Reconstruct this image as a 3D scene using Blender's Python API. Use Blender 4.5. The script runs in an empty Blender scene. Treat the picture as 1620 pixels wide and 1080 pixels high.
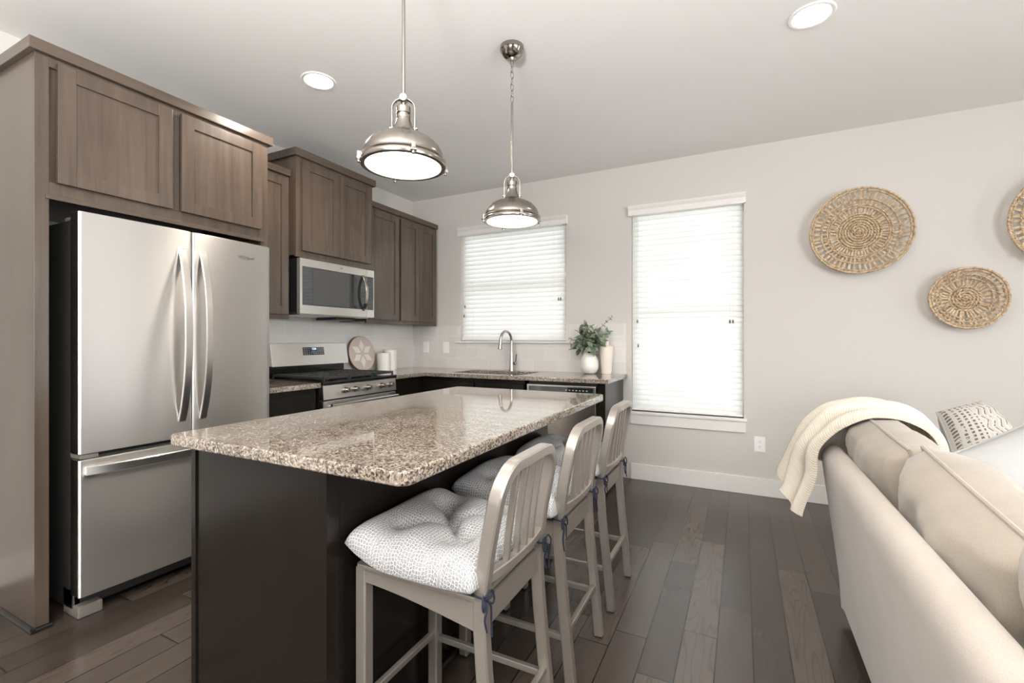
import bpy, bmesh, math, random
from mathutils import Vector, Matrix
random.seed(7)
S = bpy.context.scene
COL = S.collection
PI = math.pi

# ------------------------------------------------------------------ camera, sky, light, exposure
F_PX, Y0 = 729.35, 536.62
YAW = math.radians(26.5476)
CAM = Vector((3.274, -4.085, 1.217))
cd = bpy.data.cameras.new('camera')
cam = bpy.data.objects.new('camera', cd)
COL.objects.link(cam)
cam.location = CAM
cam.rotation_euler = (PI / 2, 0, YAW)
cd.sensor_width = 36.0
cd.lens = F_PX / 1620.0 * 36.0
cd.shift_y = (Y0 - 540.0) / 1620.0
cd.clip_start = 0.02
S.camera = cam

S.view_settings.view_transform = 'Standard'
S.view_settings.look = 'None'
S.view_settings.gamma = 1.0
S.view_settings.use_curve_mapping = False
S.view_settings.exposure = 1.02
S.cycles.use_denoising = True
S.cycles.denoising_prefilter = 'ACCURATE'
S.cycles.use_adaptive_sampling = False
S.cycles.max_bounces = 10
S.cycles.diffuse_bounces = 6
S.cycles.glossy_bounces = 5
S.cycles.sample_clamp_indirect = 6.0
S.cycles.caustics_reflective = False
S.cycles.caustics_refractive = False

W = bpy.data.worlds.new('sky')
S.world = W
W.use_nodes = True
WORLD_STRENGTH = 3.1
bgn = W.node_tree.nodes['Background']
bgn.inputs[0].default_value = (0.93, 0.97, 1.0, 1)
bgn.inputs[1].default_value = WORLD_STRENGTH


def area(name, loc, rot, sx, sy, power, color=(1, 1, 1)):
    l = bpy.data.lights.new(name, 'AREA')
    l.shape = 'RECTANGLE'
    l.size, l.size_y = sx, sy
    l.energy = power
    l.color = color
    o = bpy.data.objects.new(name, l)
    COL.objects.link(o)
    o.location = loc
    o.rotation_euler = rot
    return o


ROOM_X, ROOM_Y, CEIL = 6.6, -11.0, 2.74
# daylight at the living-room windows (front wall and right wall)
area('daylight_front', (2.7, ROOM_Y - 0.10, 1.45), (PI / 2, 0, 0), 3.6, 2.1, 12, (1, 0.985, 0.96))
area('daylight_right', (ROOM_X + 0.10, -4.75, 1.45), (PI / 2, 0, PI / 2), 3.7, 1.9, 46, (1, 0.99, 0.97))
# added fill light behind the camera, aimed up to brighten the ceiling
up = area('added_ceiling_fill', (3.0, -5.15, 1.475), (PI, 0, 0), 0.5, 0.5, 195, (1, 0.985, 0.965))
up.data.shape = 'DISK'


# ------------------------------------------------------------------ materials
class NT:
    def __init__(s, name):
        s.mat = bpy.data.materials.new(name)
        s.mat.use_nodes = True
        s.t = s.mat.node_tree
        s.b = s.t.nodes['Principled BSDF']
        s._c = None

    def n(s, typ, **kw):
        x = s.t.nodes.new(typ)
        for k, v in kw.items():
            setattr(x, k, v)
        return x

    def link(s, a, b):
        s.t.links.new(a, b)

    def put(s, sock, v):
        if isinstance(v, (int, float)):
            sock.default_value = v
        elif isinstance(v, tuple):
            sock.default_value = v if len(v) == len(sock.default_value) else v + (1,)
        else:
            s.link(v, sock)

    def m(s, op, a, b=0.0, c=0.0):
        x = s.n('ShaderNodeMath', operation=op)
        s.put(x.inputs[0], a)
        s.put(x.inputs[1], b)
        s.put(x.inputs[2], c)
        return x.outputs[0]

    def obj(s):
        if s._c is None:
            s._c = s.n('ShaderNodeTexCoord')
        return s._c.outputs['Object']

    def uv(s):
        if s._c is None:
            s._c = s.n('ShaderNodeTexCoord')
        return s._c.outputs['UV']

    def xyz(s, v):
        x = s.n('ShaderNodeSeparateXYZ')
        s.link(v, x.inputs[0])
        return x.outputs

    def comb(s, x, y, z=0.0):
        c = s.n('ShaderNodeCombineXYZ')
        for i, v in enumerate((x, y, z)):
            s.put(c.inputs[i], v)
        return c.outputs[0]

    def mapping(s, v, scale=(1, 1, 1), loc=(0, 0, 0), rot=(0, 0, 0)):
        x = s.n('ShaderNodeMapping')
        s.link(v, x.inputs[0])
        x.inputs['Scale'].default_value = scale
        x.inputs['Location'].default_value = loc
        x.inputs['Rotation'].default_value = rot
        return x.outputs[0]

    def noise(s, v, scale=5, detail=3, rough=0.5, dist=0.0):
        x = s.n('ShaderNodeTexNoise')
        s.link(v, x.inputs['Vector'])
        x.inputs['Scale'].default_value = scale
        x.inputs['Detail'].default_value = detail
        x.inputs['Roughness'].default_value = rough
        x.inputs['Distortion'].default_value = dist
        return x.outputs[0]

    def voro(s, v, scale=5, feature='F1', out='Distance', rand=1.0):
        x = s.n('ShaderNodeTexVoronoi', feature=feature)
        s.link(v, x.inputs['Vector'])
        x.inputs['Scale'].default_value = scale
        x.inputs['Randomness'].default_value = rand
        return x.outputs[out]

    def ramp(s, fac, stops, interp='LINEAR'):
        x = s.n('ShaderNodeValToRGB')
        x.color_ramp.interpolation = interp
        e = x.color_ramp.elements
        while len(e) < len(stops):
            e.new(0.5)
        for i, (p, c) in enumerate(stops):
            e[i].position = p
            e[i].color = tuple(c) + (1,)
        s.put(x.inputs[0], fac)
        return x.outputs[0]

    def mix(s, fac, a, b, blend='MIX'):
        x = s.n('ShaderNodeMix', data_type='RGBA', blend_type=blend)
        s.put(x.inputs[0], fac)
        s.put(x.inputs[6], a)
        s.put(x.inputs[7], b)
        return x.outputs[2]

    def bump(s, h, strength=0.2, dist=0.01):
        x = s.n('ShaderNodeBump')
        x.inputs['Strength'].default_value = strength
        x.inputs['Distance'].default_value = dist
        s.link(h, x.inputs['Height'])
        s.link(x.outputs[0], s.b.inputs['Normal'])

    def set(s, **kw):
        for k, v in kw.items():
            s.put(s.b.inputs[k.replace('_', ' ')], v)
        return s


def simple(name, col, rough=0.5, metal=0.0, spec=0.5, bump=None):
    t = NT(name)
    t.set(Base_Color=col, Roughness=rough, Metallic=metal)
    t.b.inputs['Specular IOR Level'].default_value = spec
    if bump:
        sc, st, d = bump
        t.bump(t.noise(t.obj(), sc, 3), st, d)
    return t.mat


def emit(name, col, strength):
    t = NT(name)
    t.set(Base_Color=col, Roughness=0.4)
    t.b.inputs['Emission Color'].default_value = tuple(col) + (1,)
    t.b.inputs['Emission Strength'].default_value = strength
    if strength < 3:
        t.mat.cycles.emission_sampling = 'NONE'
    return t.mat


M = {}
M['wall'] = simple('wall_paint', (0.575, 0.545, 0.51), 0.75, bump=(260, 0.10, 0.002))
M['ceiling'] = simple('ceiling_paint', (0.80, 0.79, 0.77), 0.85, bump=(180, 0.12, 0.002))
M['trim'] = simple('white_trim', (0.76, 0.73, 0.70), 0.38)
M['white_plastic'] = simple('white_plastic', (0.83, 0.81, 0.79), 0.35)
M['black_plastic'] = simple('black_plastic', (0.012, 0.012, 0.013), 0.35)
M['black_iron'] = simple('cast_iron', (0.03, 0.029, 0.028), 0.55, bump=(300, 0.2, 0.001))
M['black_enamel'] = simple('black_enamel', (0.01, 0.01, 0.01), 0.12)
M['black_glass'] = simple('black_glass', (0.02, 0.022, 0.024), 0.03, spec=0.9)
M['grey_plastic'] = simple('grey_plastic', (0.17, 0.15, 0.132), 0.45)
M['dark_case'] = simple('dark_grey_case', (0.03, 0.028, 0.026), 0.5)
M['ceramic'] = simple('white_ceramic', (0.82, 0.79, 0.75), 0.3)
M['cream_ceramic'] = simple('cream_ceramic', (0.78, 0.70, 0.62), 0.5)
M['navy'] = simple('navy_cord', (0.007, 0.010, 0.027), 0.8)
M['rubber'] = simple('black_rubber', (0.015, 0.014, 0.013), 0.7)
M['stem'] = simple('plant_stem', (0.10, 0.085, 0.05), 0.7)
M['lens'] = emit('lamp_lens', (1.0, 0.93, 0.84), 4.5)
M['downlight'] = emit('downlight_lens', (1.0, 0.90, 0.78), 14.0)
M['clock_digits'] = emit('clock_digits', (0.25, 0.45, 1.0), 2.0)
M['print'] = simple('grey_print', (0.45, 0.45, 0.45), 0.5)


def steel(name, col, rough, stretch=(1, 1, 1), amt=0.0, aniso=0.0):
    t = NT(name)
    t.set(Base_Color=col, Metallic=1.0, Roughness=rough)
    if aniso:
        t.b.inputs['Anisotropic'].default_value = aniso
        t.put(t.b.inputs['Tangent'], t.comb(0.0, 0.0, 1.0))
    if amt:
        v = t.mapping(t.obj(), stretch)
        nz = t.noise(v, 1.0, 4, 0.7)
        t.put(t.b.inputs['Roughness'], t.m('MULTIPLY_ADD', nz, amt, rough - amt * 0.5))
    return t.mat


M['steel'] = steel('stainless_steel', (0.72, 0.70, 0.675), 0.42, (1, 1.2, 300), 0.02, 0.9)
M['steel_h'] = steel('brushed_steel', (0.66, 0.64, 0.615), 0.30, (400, 400, 4), 0.02, 0.6)
M['nickel'] = steel('satin_nickel', (0.31, 0.28, 0.25), 0.25)
M['chrome'] = steel('polished_nickel', (0.36, 0.33, 0.30), 0.13)
M['steel_d'] = steel('dishwasher_steel', (0.55, 0.50, 0.45), 0.26, (60, 60, 2), 0.06)
M['pewter'] = steel('faucet_pewter', (0.50, 0.47, 0.45), 0.24)

# powder-coated aluminium of the stools
t = NT('champagne_aluminium')
t.set(Base_Color=(0.40, 0.362, 0.325), Metallic=0.65, Roughness=0.30)
M['alu'] = t.mat


def wood(name, dark, light, rough, axis='Z', spec=0.5):
    t = NT(name)
    sc = {'Z': (22, 22, 1.6), 'Y': (22, 1.6, 22), 'X': (1.6, 22, 22)}[axis]
    g = t.noise(t.mapping(t.obj(), sc), 1.0, 5, 0.6, 0.6)
    big = t.noise(t.obj(), 3.0, 2, 0.5, 0.5)
    f = t.m('ADD', t.m('MULTIPLY', g, 0.65), t.m('MULTIPLY', big, 0.35))
    t.set(Base_Color=t.ramp(f, [(0.30, dark), (0.70, light)]), Roughness=rough)
    t.b.inputs['Specular IOR Level'].default_value = spec
    t.bump(g, 0.04, 0.002)
    return t.mat


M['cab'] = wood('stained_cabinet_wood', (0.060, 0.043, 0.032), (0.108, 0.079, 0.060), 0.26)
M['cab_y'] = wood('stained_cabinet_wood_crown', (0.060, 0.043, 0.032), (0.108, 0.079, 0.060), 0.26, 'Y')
M['shaded_wood'] = wood('shaded_cabinet_wood', (0.006, 0.0044, 0.0034), (0.013, 0.0096, 0.0072), 0.25, 'Z', 0.28)  # dark stain, with the shade on the low units put into its colour

# hardwood floor: planks along Y
t = NT('hardwood_floor')
X, Y, Z = t.xyz(t.obj())
PW = 0.1285
px = t.m('DIVIDE', t.m('ADD', X, -2.926 + PW * 60), PW)
idx = t.m('FLOOR', px)
fx = t.m('FRACT', px)
wn = t.n('ShaderNodeTexWhiteNoise', noise_dimensions='1D')
t.link(idx, wn.inputs['W'])
r1 = wn.outputs['Value']
PL = 0.95
py = t.m('ADD', t.m('DIVIDE', Y, PL), t.m('MULTIPLY', r1, 7.3))
fy = t.m('FRACT', py)
idy = t.m('FLOOR', py)
wn2 = t.n('ShaderNodeTexWhiteNoise', noise_dimensions='2D')
t.link(t.comb(idx, idy), wn2.inputs['Vector'])
r2 = wn2.outputs['Value']
dx = t.m('MULTIPLY', t.m('MINIMUM', fx, t.m('SUBTRACT', 1.0, fx)), PW)
dy = t.m('MULTIPLY', t.m('MINIMUM', fy, t.m('SUBTRACT', 1.0, fy)), PL)
seam = t.m('LESS_THAN', t.m('MINIMUM', dx, dy), 0.0024)
gv = t.comb(t.m('MULTIPLY', X, 11.0), t.m('ADD', t.m('MULTIPLY', Y, 1.3), t.m('MULTIPLY', r2, 31.0)), t.m('MULTIPLY', r2, 9.0))
g = t.noise(gv, 1.0, 4, 0.5, 0.15)
streak = t.noise(t.comb(t.m('MULTIPLY', X, 42.0), t.m('ADD', t.m('MULTIPLY', Y, 2.2), t.m('MULTIPLY', r2, 17.0)), r2), 1.0, 2, 0.5)
swirl = t.noise(t.comb(t.m('MULTIPLY', X, 9.0), t.m('ADD', t.m('MULTIPLY', Y, 1.0), t.m('MULTIPLY', r2, 23.0)), 4.0), 1.0, 2, 0.45)
ringl = t.m('MAXIMUM', 0.0, t.m('SUBTRACT', 1.0, t.m('MULTIPLY', t.m('ABSOLUTE', t.m('SUBTRACT', t.m('FRACT', t.m('MULTIPLY', swirl, 16.0)), 0.5)), 6.0)))
ringl = t.m('MULTIPLY', ringl, t.m('GREATER_THAN', r2, 0.70))
f = t.m('ADD', t.m('ADD', t.m('MULTIPLY', g, 0.26), t.m('MULTIPLY', r2, 0.62)), t.m('MULTIPLY', streak, 0.12))
colr = t.ramp(f, [(0.15, (0.036, 0.027, 0.0215)), (0.52, (0.062, 0.0465, 0.038)), (0.90, (0.098, 0.0735, 0.060))])
colr = t.mix(t.m('MULTIPLY', ringl, 0.38), colr, (0.022, 0.016, 0.013))
t.set(Base_Color=t.mix(seam, colr, (0.004, 0.003, 0.0025)))
t.put(t.b.inputs['Roughness'], t.m('MULTIPLY_ADD', g, 0.04, 0.24))
t.bump(t.m('SUBTRACT', 1.0, seam), 0.20, 0.002)
M['floor'] = t.mat

# granite
t = NT('speckled_granite')
o = t.obj()
warp = t.n('ShaderNodeVectorMath', operation='ADD')
t.link(o, warp.inputs[0])
nz = t.n('ShaderNodeTexNoise')
t.link(o, nz.inputs['Vector'])
nz.inputs['Scale'].default_value = 60
sc = t.n('ShaderNodeVectorMath', operation='SCALE')
t.link(nz.outputs['Color'], sc.inputs[0])
sc.inputs['Scale'].default_value = 0.012
t.link(sc.outputs[0], warp.inputs[1])
wv = warp.outputs[0]
c1 = t.xyz(t.voro(wv, 190, 'F1', 'Color'))[0]
c2 = t.xyz(t.voro(wv, 260, 'F1', 'Color'))[1]
cl = t.noise(o, 9, 3, 0.6)
f = t.m('ADD', t.m('ADD', t.m('MULTIPLY', c1, 0.55), t.m('MULTIPLY', c2, 0.25)), t.m('MULTIPLY', cl, 0.30))
gr = t.ramp(f, [(0.18, (0.018, 0.015, 0.013)), (0.31, (0.060, 0.046, 0.036)), (0.43, (0.165, 0.124, 0.092)),
                (0.58, (0.265, 0.215, 0.172)), (0.78, (0.37, 0.325, 0.28)), (0.94, (0.50, 0.46, 0.42))])
t.set(Base_Color=gr, Roughness=0.045)
t.b.inputs['Specular IOR Level'].default_value = 0.9
t.b.inputs['Coat Weight'].default_value = 0.2
t.b.inputs['Coat Roughness'].default_value = 0.03
M['granite'] = t.mat


def tile_mat(name, uaxis, u0):
    t = NT(name)
    x, y, z = t.xyz(t.obj())
    u = x if uaxis == 'X' else y
    v = t.comb(t.m('ADD', u, -u0 + 2.5), t.m('ADD', z, -0.914 + 0.0038))
    br = t.n('ShaderNodeTexBrick')
    t.link(v, br.inputs['Vector'])
    br.offset = 0.5
    br.inputs['Scale'].default_value = 1.0
    br.inputs['Brick Width'].default_value = 0.25
    br.inputs['Row Height'].default_value = 0.1125
    br.inputs['Mortar Size'].default_value = 0.0018
    br.inputs['Mortar Smooth'].default_value = 0.1
    br.inputs['Color1'].default_value = (0.66, 0.63, 0.60, 1)
    br.inputs['Color2'].default_value = (0.72, 0.69, 0.66, 1)
    br.inputs['Mortar'].default_value = (0.78, 0.76, 0.735, 1)
    n = t.noise(t.obj(), 14, 3)
    t.set(Base_Color=t.mix(t.m('MULTIPLY', n, 0.25), br.outputs['Color'], (0.62, 0.59, 0.56)), Roughness=0.16)
    t.bump(t.m('SUBTRACT', t.m('MULTIPLY', t.noise(t.obj(), 22, 2), 0.6), br.outputs['Fac']), 0.25, 0.0025)
    return t.mat


M['tile_x'] = tile_mat('grey_tile_back', 'X', 1.716 - 0.125)
M['tile_y'] = tile_mat('grey_tile_side', 'Y', -1.354)


def blend_translucent(name, col, tr, rough=0.5):
    t = NT(name)
    t.set(Base_Color=col, Roughness=rough)
    tl = t.n('ShaderNodeBsdfTranslucent')
    tl.inputs[0].default_value = tuple(col) + (1,)
    mx = t.n('ShaderNodeMixShader')
    mx.inputs[0].default_value = tr
    out = [n for n in t.t.nodes if n.type == 'OUTPUT_MATERIAL'][0]
    t.link(t.b.outputs[0], mx.inputs[1])
    t.link(tl.outputs[0], mx.inputs[2])
    t.link(mx.outputs[0], out.inputs[0])
    return t.mat


M['slat'] = blend_translucent('white_blind_slat', (0.88, 0.88, 0.865), 0.36)

t = NT('window_glass')
g = t.n('ShaderNodeBsdfGlossy')
g.inputs['Roughness'].default_value = 0.0
tr = t.n('ShaderNodeBsdfTransparent')
fr = t.n('ShaderNodeFresnel')
fr.inputs[0].default_value = 1.45
mx = t.n('ShaderNodeMixShader')
t.link(fr.outputs[0], mx.inputs[0])
t.link(tr.outputs[0], mx.inputs[1])
t.link(g.outputs[0], mx.inputs[2])
t.link(mx.outputs[0], [n for n in t.t.nodes if n.type == 'OUTPUT_MATERIAL'][0].inputs[0])
M['glass'] = t.mat


def fabric(name, a, b, scale=420, bump=0.25, rough=0.92):
    t = NT(name)
    o = t.obj()
    n1 = t.noise(o, scale, 2, 0.6)
    n2 = t.noise(o, 5, 3)
    f = t.m('ADD', t.m('MULTIPLY', n1, 0.6), t.m('MULTIPLY', n2, 0.4))
    t.set(Base_Color=t.ramp(f, [(0.3, a), (0.7, b)]), Roughness=rough)
    t.b.inputs['Sheen Weight'].default_value = 0.25
    t.bump(n1, bump, 0.0015)
    return t.mat


M['sofa'] = fabric('oatmeal_upholstery', (0.37, 0.320, 0.275), (0.49, 0.435, 0.382))
M['sofa_c'] = fabric('oatmeal_cushion', (0.285, 0.240, 0.196), (0.385, 0.333, 0.282))
M['pillow_grey'] = fabric('pale_grey_linen', (0.40, 0.395, 0.385), (0.52, 0.515, 0.505))
M['pillow_back'] = fabric('taupe_linen', (0.26, 0.225, 0.19), (0.36, 0.32, 0.28))

# cable-knit throw
t = NT('cream_knit')
uvx, uvy, _ = t.xyz(t.uv())
rib = t.m('ABSOLUTE', t.m('SINE', t.m('MULTIPLY', t.m('ADD', uvx, t.m('MULTIPLY', t.m('ABSOLUTE', t.m('SUBTRACT', t.m('FRACT', t.m('MULTIPLY', uvy, 4.0)), 0.5)), 0.05)), 330.0)))
col_ = t.m('ABSOLUTE', t.m('SINE', t.m('MULTIPLY', uvy, 12.57)))
h = t.m('ADD', t.m('MULTIPLY', rib, 0.6), t.m('MULTIPLY', col_, 0.8))
t.set(Base_Color=t.ramp(t.m('MULTIPLY', h, 0.75), [(0.1, (0.50, 0.44, 0.35)), (0.8, (0.70, 0.645, 0.55))]), Roughness=0.95)
t.bump(h, 0.45, 0.004)
M['knit'] = t.mat

# honeycomb print of the stool cushions
t = NT('honeycomb_print_cotton')
u, v, _ = t.xyz(t.uv())
vec = t.comb(t.m('MULTIPLY', u, 1.0), t.m('MULTIPLY', v, 1.0))
e = t.voro(vec, 100, 'DISTANCE_TO_EDGE', 'Distance', 0.40)
d = t.voro(vec, 100, 'F1', 'Distance', 0.40)
line = t.m('LESS_THAN', e, 0.085)
ring = t.m('MULTIPLY', t.m('GREATER_THAN', d, 0.13), t.m('LESS_THAN', d, 0.27))
spk = t.m('GREATER_THAN', t.noise(vec, 420, 2), 0.50)
c0 = t.mix(t.m('MULTIPLY', ring, 0.75), (0.18, 0.184, 0.198), (0.38, 0.376, 0.38))
c0 = t.mix(t.m('MULTIPLY', spk, 0.45), c0, (0.52, 0.51, 0.50))
t.set(Base_Color=t.mix(line, c0, (0.66, 0.64, 0.62)), Roughness=0.9)
M['honey'] = t.mat

# tribal print on the scatter pillow
t = NT('tribal_print_linen')
u, v, _ = t.xyz(t.uv())
zig = t.m('ABSOLUTE', t.m('SUBTRACT', t.m('FRACT', t.m('MULTIPLY', v, 4.5)), 0.5))
band = t.m('FRACT', t.m('ADD', t.m('MULTIPLY', u, 9.0), t.m('MULTIPLY', zig, 1.5)))
l1 = t.m('LESS_THAN', t.m('ABSOLUTE', t.m('SUBTRACT', band, 0.5)), 0.10)
mid = t.m('MULTIPLY', t.m('GREATER_THAN', u, 0.42), t.m('LESS_THAN', u, 0.97))
dots = t.m('MULTIPLY', t.m('LESS_THAN', t.m('ABSOLUTE', t.m('SUBTRACT', t.m('FRACT', t.m('MULTIPLY', u, 12.0)), 0.5)), 0.24),
           t.m('LESS_THAN', t.m('ABSOLUTE', t.m('SUBTRACT', t.m('FRACT', t.m('MULTIPLY', v, 18.0)), 0.5)), 0.30))
dl = t.m('MULTIPLY', dots, t.m('LESS_THAN', u, 0.38))
brk = t.m('GREATER_THAN', t.noise(t.comb(t.m('MULTIPLY', u, 14.0), t.m('MULTIPLY', v, 30.0)), 1.0, 1), 0.42)
k = t.m('MULTIPLY', t.m('MAXIMUM', t.m('MULTIPLY', l1, mid), dl), brk)
tan = t.m('MULTIPLY', t.m('MULTIPLY', t.m('GREATER_THAN', band, 0.72), mid), 0.45)
c0 = t.mix(tan, (0.66, 0.625, 0.58), (0.46, 0.39, 0.31))
t.set(Base_Color=t.mix(k, c0, (0.17, 0.15, 0.13)), Roughness=0.92)
M['tribal'] = t.mat

# seagrass of the wall baskets
t = NT('woven_seagrass')
o = t.obj()
n1 = t.noise(o, 60, 4, 0.65)
t.set(Base_Color=t.ramp(n1, [(0.30, (0.20, 0.12, 0.065)), (0.46, (0.45, 0.325, 0.20)), (0.66, (0.70, 0.565, 0.40))]), Roughness=0.75)
t.bump(t.noise(o, 260, 2), 0.3, 0.002)
M['seagrass'] = t.mat

t = NT('eucalyptus_leaf')
n1 = t.noise(t.obj(), 26, 2)
t.set(Base_Color=t.ramp(n1, [(0.3, (0.06, 0.095, 0.055)), (0.5, (0.165, 0.21, 0.14)), (0.7, (0.33, 0.37, 0.28))]), Roughness=0.55)
M['leaf'] = t.mat
M['board_rim'] = simple('walnut_rim', (0.16, 0.10, 0.065), 0.45)
M['board_a'] = simple('blush_inlay', (0.56, 0.46, 0.40), 0.35)
M['board_b'] = simple('pale_inlay', (0.76, 0.71, 0.66), 0.35)

# ------------------------------------------------------------------ mesh helpers


def newbm():
    return bmesh.new()


def add_box(bm, a, b, bev=0.0, seg=2):
    lo = [min(a[i], b[i]) for i in range(3)]
    hi = [max(a[i], b[i]) for i in range(3)]
    r = bmesh.ops.create_cube(bm, size=1.0)
    vs = r['verts']
    for v in vs:
        v.co = Vector([lo[i] + (v.co[i] + 0.5) * (hi[i] - lo[i]) for i in range(3)])
    if bev:
        bev = min(bev, 0.45 * min(hi[i] - lo[i] for i in range(3)))
        es = {e for v in vs for e in v.link_edges}
        bmesh.ops.bevel(bm, geom=list(es), offset=bev, segments=seg, affect='EDGES', profile=0.5)
    return bm


def add_prism(bm, pts, z0, z1, bev=0.0, seg=2, axis='Z'):
    """2-D outline extruded along an axis; pts in the two other axes."""
    def mk(p, h):
        return {'Z': (p[0], p[1], h), 'Y': (p[0], h, p[1]), 'X': (h, p[0], p[1])}[axis]
    lo = [bm.verts.new(mk(p, z0)) for p in pts]
    hi = [bm.verts.new(mk(p, z1)) for p in pts]
    n = len(pts)
    fs = [bm.faces.new(lo[::-1]), bm.faces.new(hi)]
    for i in range(n):
        fs.append(bm.faces.new((lo[i], lo[(i + 1) % n], hi[(i + 1) % n], hi[i])))
    bmesh.ops.recalc_face_normals(bm, faces=fs)
    if bev:
        es = list(fs[0].edges) + list(fs[1].edges)
        bmesh.ops.bevel(bm, geom=es, offset=bev, segments=seg, affect='EDGES', profile=0.5)
    return bm


def rounded(x0, y0, x1, y1, r, n=5, which=(1, 1, 1, 1)):
    pts = []
    for k, (cx, cy, a) in enumerate(((x1 - r, y1 - r, 0), (x0 + r, y1 - r, 90), (x0 + r, y0 + r, 180), (x1 - r, y0 + r, 270))):
        if which[k]:
            for i in range(n + 1):
                t_ = math.radians(a + 90 * i / n)
                pts.append((cx + r * math.cos(t_), cy + r * math.sin(t_)))
        else:
            pts.append(((x1, x0, x0, x1)[k], (y1, y1, y0, y0)[k]))
    return pts


def add_gridslab(bm, xs, ys, mask, z0, z1, bev=0.0):
    """Slab from a grid of cells, mask[j][i] says which cells are filled."""
    V = {}

    def vert(i, j):
        if (i, j) not in V:
            V[(i, j)] = bm.verts.new((xs[i], ys[j], z0))
        return V[(i, j)]
    fs = []
    for j in range(len(ys) - 1):
        for i in range(len(xs) - 1):
            if mask[j][i]:
                fs.append(bm.faces.new((vert(i, j), vert(i + 1, j), vert(i + 1, j + 1), vert(i, j + 1))))
    r = bmesh.ops.extrude_face_region(bm, geom=fs)
    up = [g for g in r['geom'] if isinstance(g, bmesh.types.BMVert)]
    for v in up:
        v.co.z = z1
    bmesh.ops.recalc_face_normals(bm, faces=bm.faces)
    if bev:
        es = [e for e in bm.edges if len(e.link_faces) == 2 and e.calc_face_angle(0) > 1.0
              and abs(e.verts[0].co.z - e.verts[1].co.z) < 1e-6]
        bmesh.ops.bevel(bm, geom=es, offset=bev, segments=3, affect='EDGES', profile=0.5)
    return bm


def add_lathe(bm, prof, seg=32, c=(0, 0, 0), mtx=None, cap=True):
    """Revolve (r, z) points around Z; open ends with r > 0 are capped."""
    rings = []
    for r, z in prof:
        if r < 1e-6:
            rings.append([bm.verts.new((0, 0, z))])
        else:
            rings.append([bm.verts.new((r * math.cos(2 * PI * i / seg), r * math.sin(2 * PI * i / seg), z)) for i in range(seg)])
    fs = []
    for a, b in zip(rings, rings[1:]):
        if len(a) == 1 and len(b) == 1:
            continue
        for i in range(seg):
            j = (i + 1) % seg
            if len(a) == 1:
                fs.append(bm.faces.new((a[0], b[j], b[i])))
            elif len(b) == 1:
                fs.append(bm.faces.new((a[i], a[j], b[0])))
            else:
                fs.append(bm.faces.new((a[i], a[j], b[j], b[i])))
    for ring, flip in ((rings[0], True), (rings[-1], False)):
        if len(ring) > 1 and cap:
            fs.append(bm.faces.new(ring[::-1] if flip else ring))
    bmesh.ops.recalc_face_normals(bm, faces=fs)
    vs = [v for ring in rings for v in ring]
    if mtx is not None:
        bmesh.ops.transform(bm, matrix=mtx, verts=vs)
    bmesh.ops.translate(bm, vec=Vector(c), verts=vs)
    return bm


def add_cyl(bm, p0, p1, r, seg=20, r1=None, bev=0.0):
    p0, p1 = Vector(p0), Vector(p1)
    d = p1 - p0
    L = d.length
    q = d.to_track_quat('Z', 'Y').to_matrix().to_4x4()
    r1 = r if r1 is None else r1
    prof = [(r, 0), (r1, L)] if not bev else [(r - bev, 0), (r, bev), (r1, L - bev), (r1 - bev, L)]
    return add_lathe(bm, prof, seg, p0, q)


def sweep(bm, pts, sec, A=None, closed=False, caps=True, radii=None):
    """Sweep a 2-D section (list of (a, b)) along pts. A fixes the section's first axis."""
    pts = [Vector(p) for p in pts]
    n = len(pts)
    rings = []
    prevA = None
    for i, p in enumerate(pts):
        if closed:
            T = (pts[(i + 1) % n] - pts[i - 1]).normalized()
        else:
            T = (pts[min(i + 1, n - 1)] - pts[max(i - 1, 0)]).normalized()
        if A is not None:
            a = Vector(A)
        elif prevA is not None:
            a = prevA
        else:
            a = Vector((0, 0, 1)) if abs(T.z) < 0.9 else Vector((1, 0, 0))
        a = (a - T * a.dot(T))
        if a.length < 1e-5:
            a = Vector((0, 1, 0)) - T * T.y
        a.normalize()
        prevA = a
        b = T.cross(a)
        k = radii[i] if radii else 1.0
        rings.append([bm.verts.new(p + a * (s[0] * k) + b * (s[1] * k)) for s in sec])
    m = len(sec)
    fs = []
    rng = range(n) if closed else range(n - 1)
    for i in rng:
        r0, r1 = rings[i], rings[(i + 1) % n]
        for j in range(m):
            fs.append(bm.faces.new((r0[j], r0[(j + 1) % m], r1[(j + 1) % m], r1[j])))
    if caps and not closed:
        fs.append(bm.faces.new(rings[0][::-1]))
        fs.append(bm.faces.new(rings[-1]))
    bmesh.ops.recalc_face_normals(bm, faces=fs)
    return bm


def circ(r, n=8):
    return [(r * math.cos(2 * PI * i / n), r * math.sin(2 * PI * i / n)) for i in range(n)]


def rect(a, b, c=0.0):
    """rectangle section a x b with cut corners c"""
    a, b = a / 2, b / 2
    if not c:
        return [(a, b), (-a, b), (-a, -b), (a, -b)]
    return [(a, b - c), (a - c, b), (-a + c, b), (-a, b - c), (-a, -b + c), (-a + c, -b), (a - c, -b), (a, -b + c)]


def tube(bm, pts, r, n=8, closed=False):
    return sweep(bm, pts, circ(r, n), closed=closed)


def smoothpath(pts, k=6):
    """Catmull-Rom through pts"""
    P = [Vector(p) for p in pts]
    out = []
    for i in range(len(P) - 1):
        p0, p1, p2, p3 = P[max(i - 1, 0)], P[i], P[i + 1], P[min(i + 2, len(P) - 1)]
        for j in range(k):
            s = j / k
            out.append(0.5 * ((2 * p1) + (p2 - p0) * s + (2 * p0 - 5 * p1 + 4 * p2 - p3) * s * s + (3 * p1 - p0 - 3 * p2 + p3) * s ** 3))
    out.append(P[-1])
    return out


# ------------------------------------------------------------------ object helpers
BASE = {}


def wloc(o):
    return BASE.get(o.name, Vector((0, 0, 0))) if o else Vector((0, 0, 0))


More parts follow.
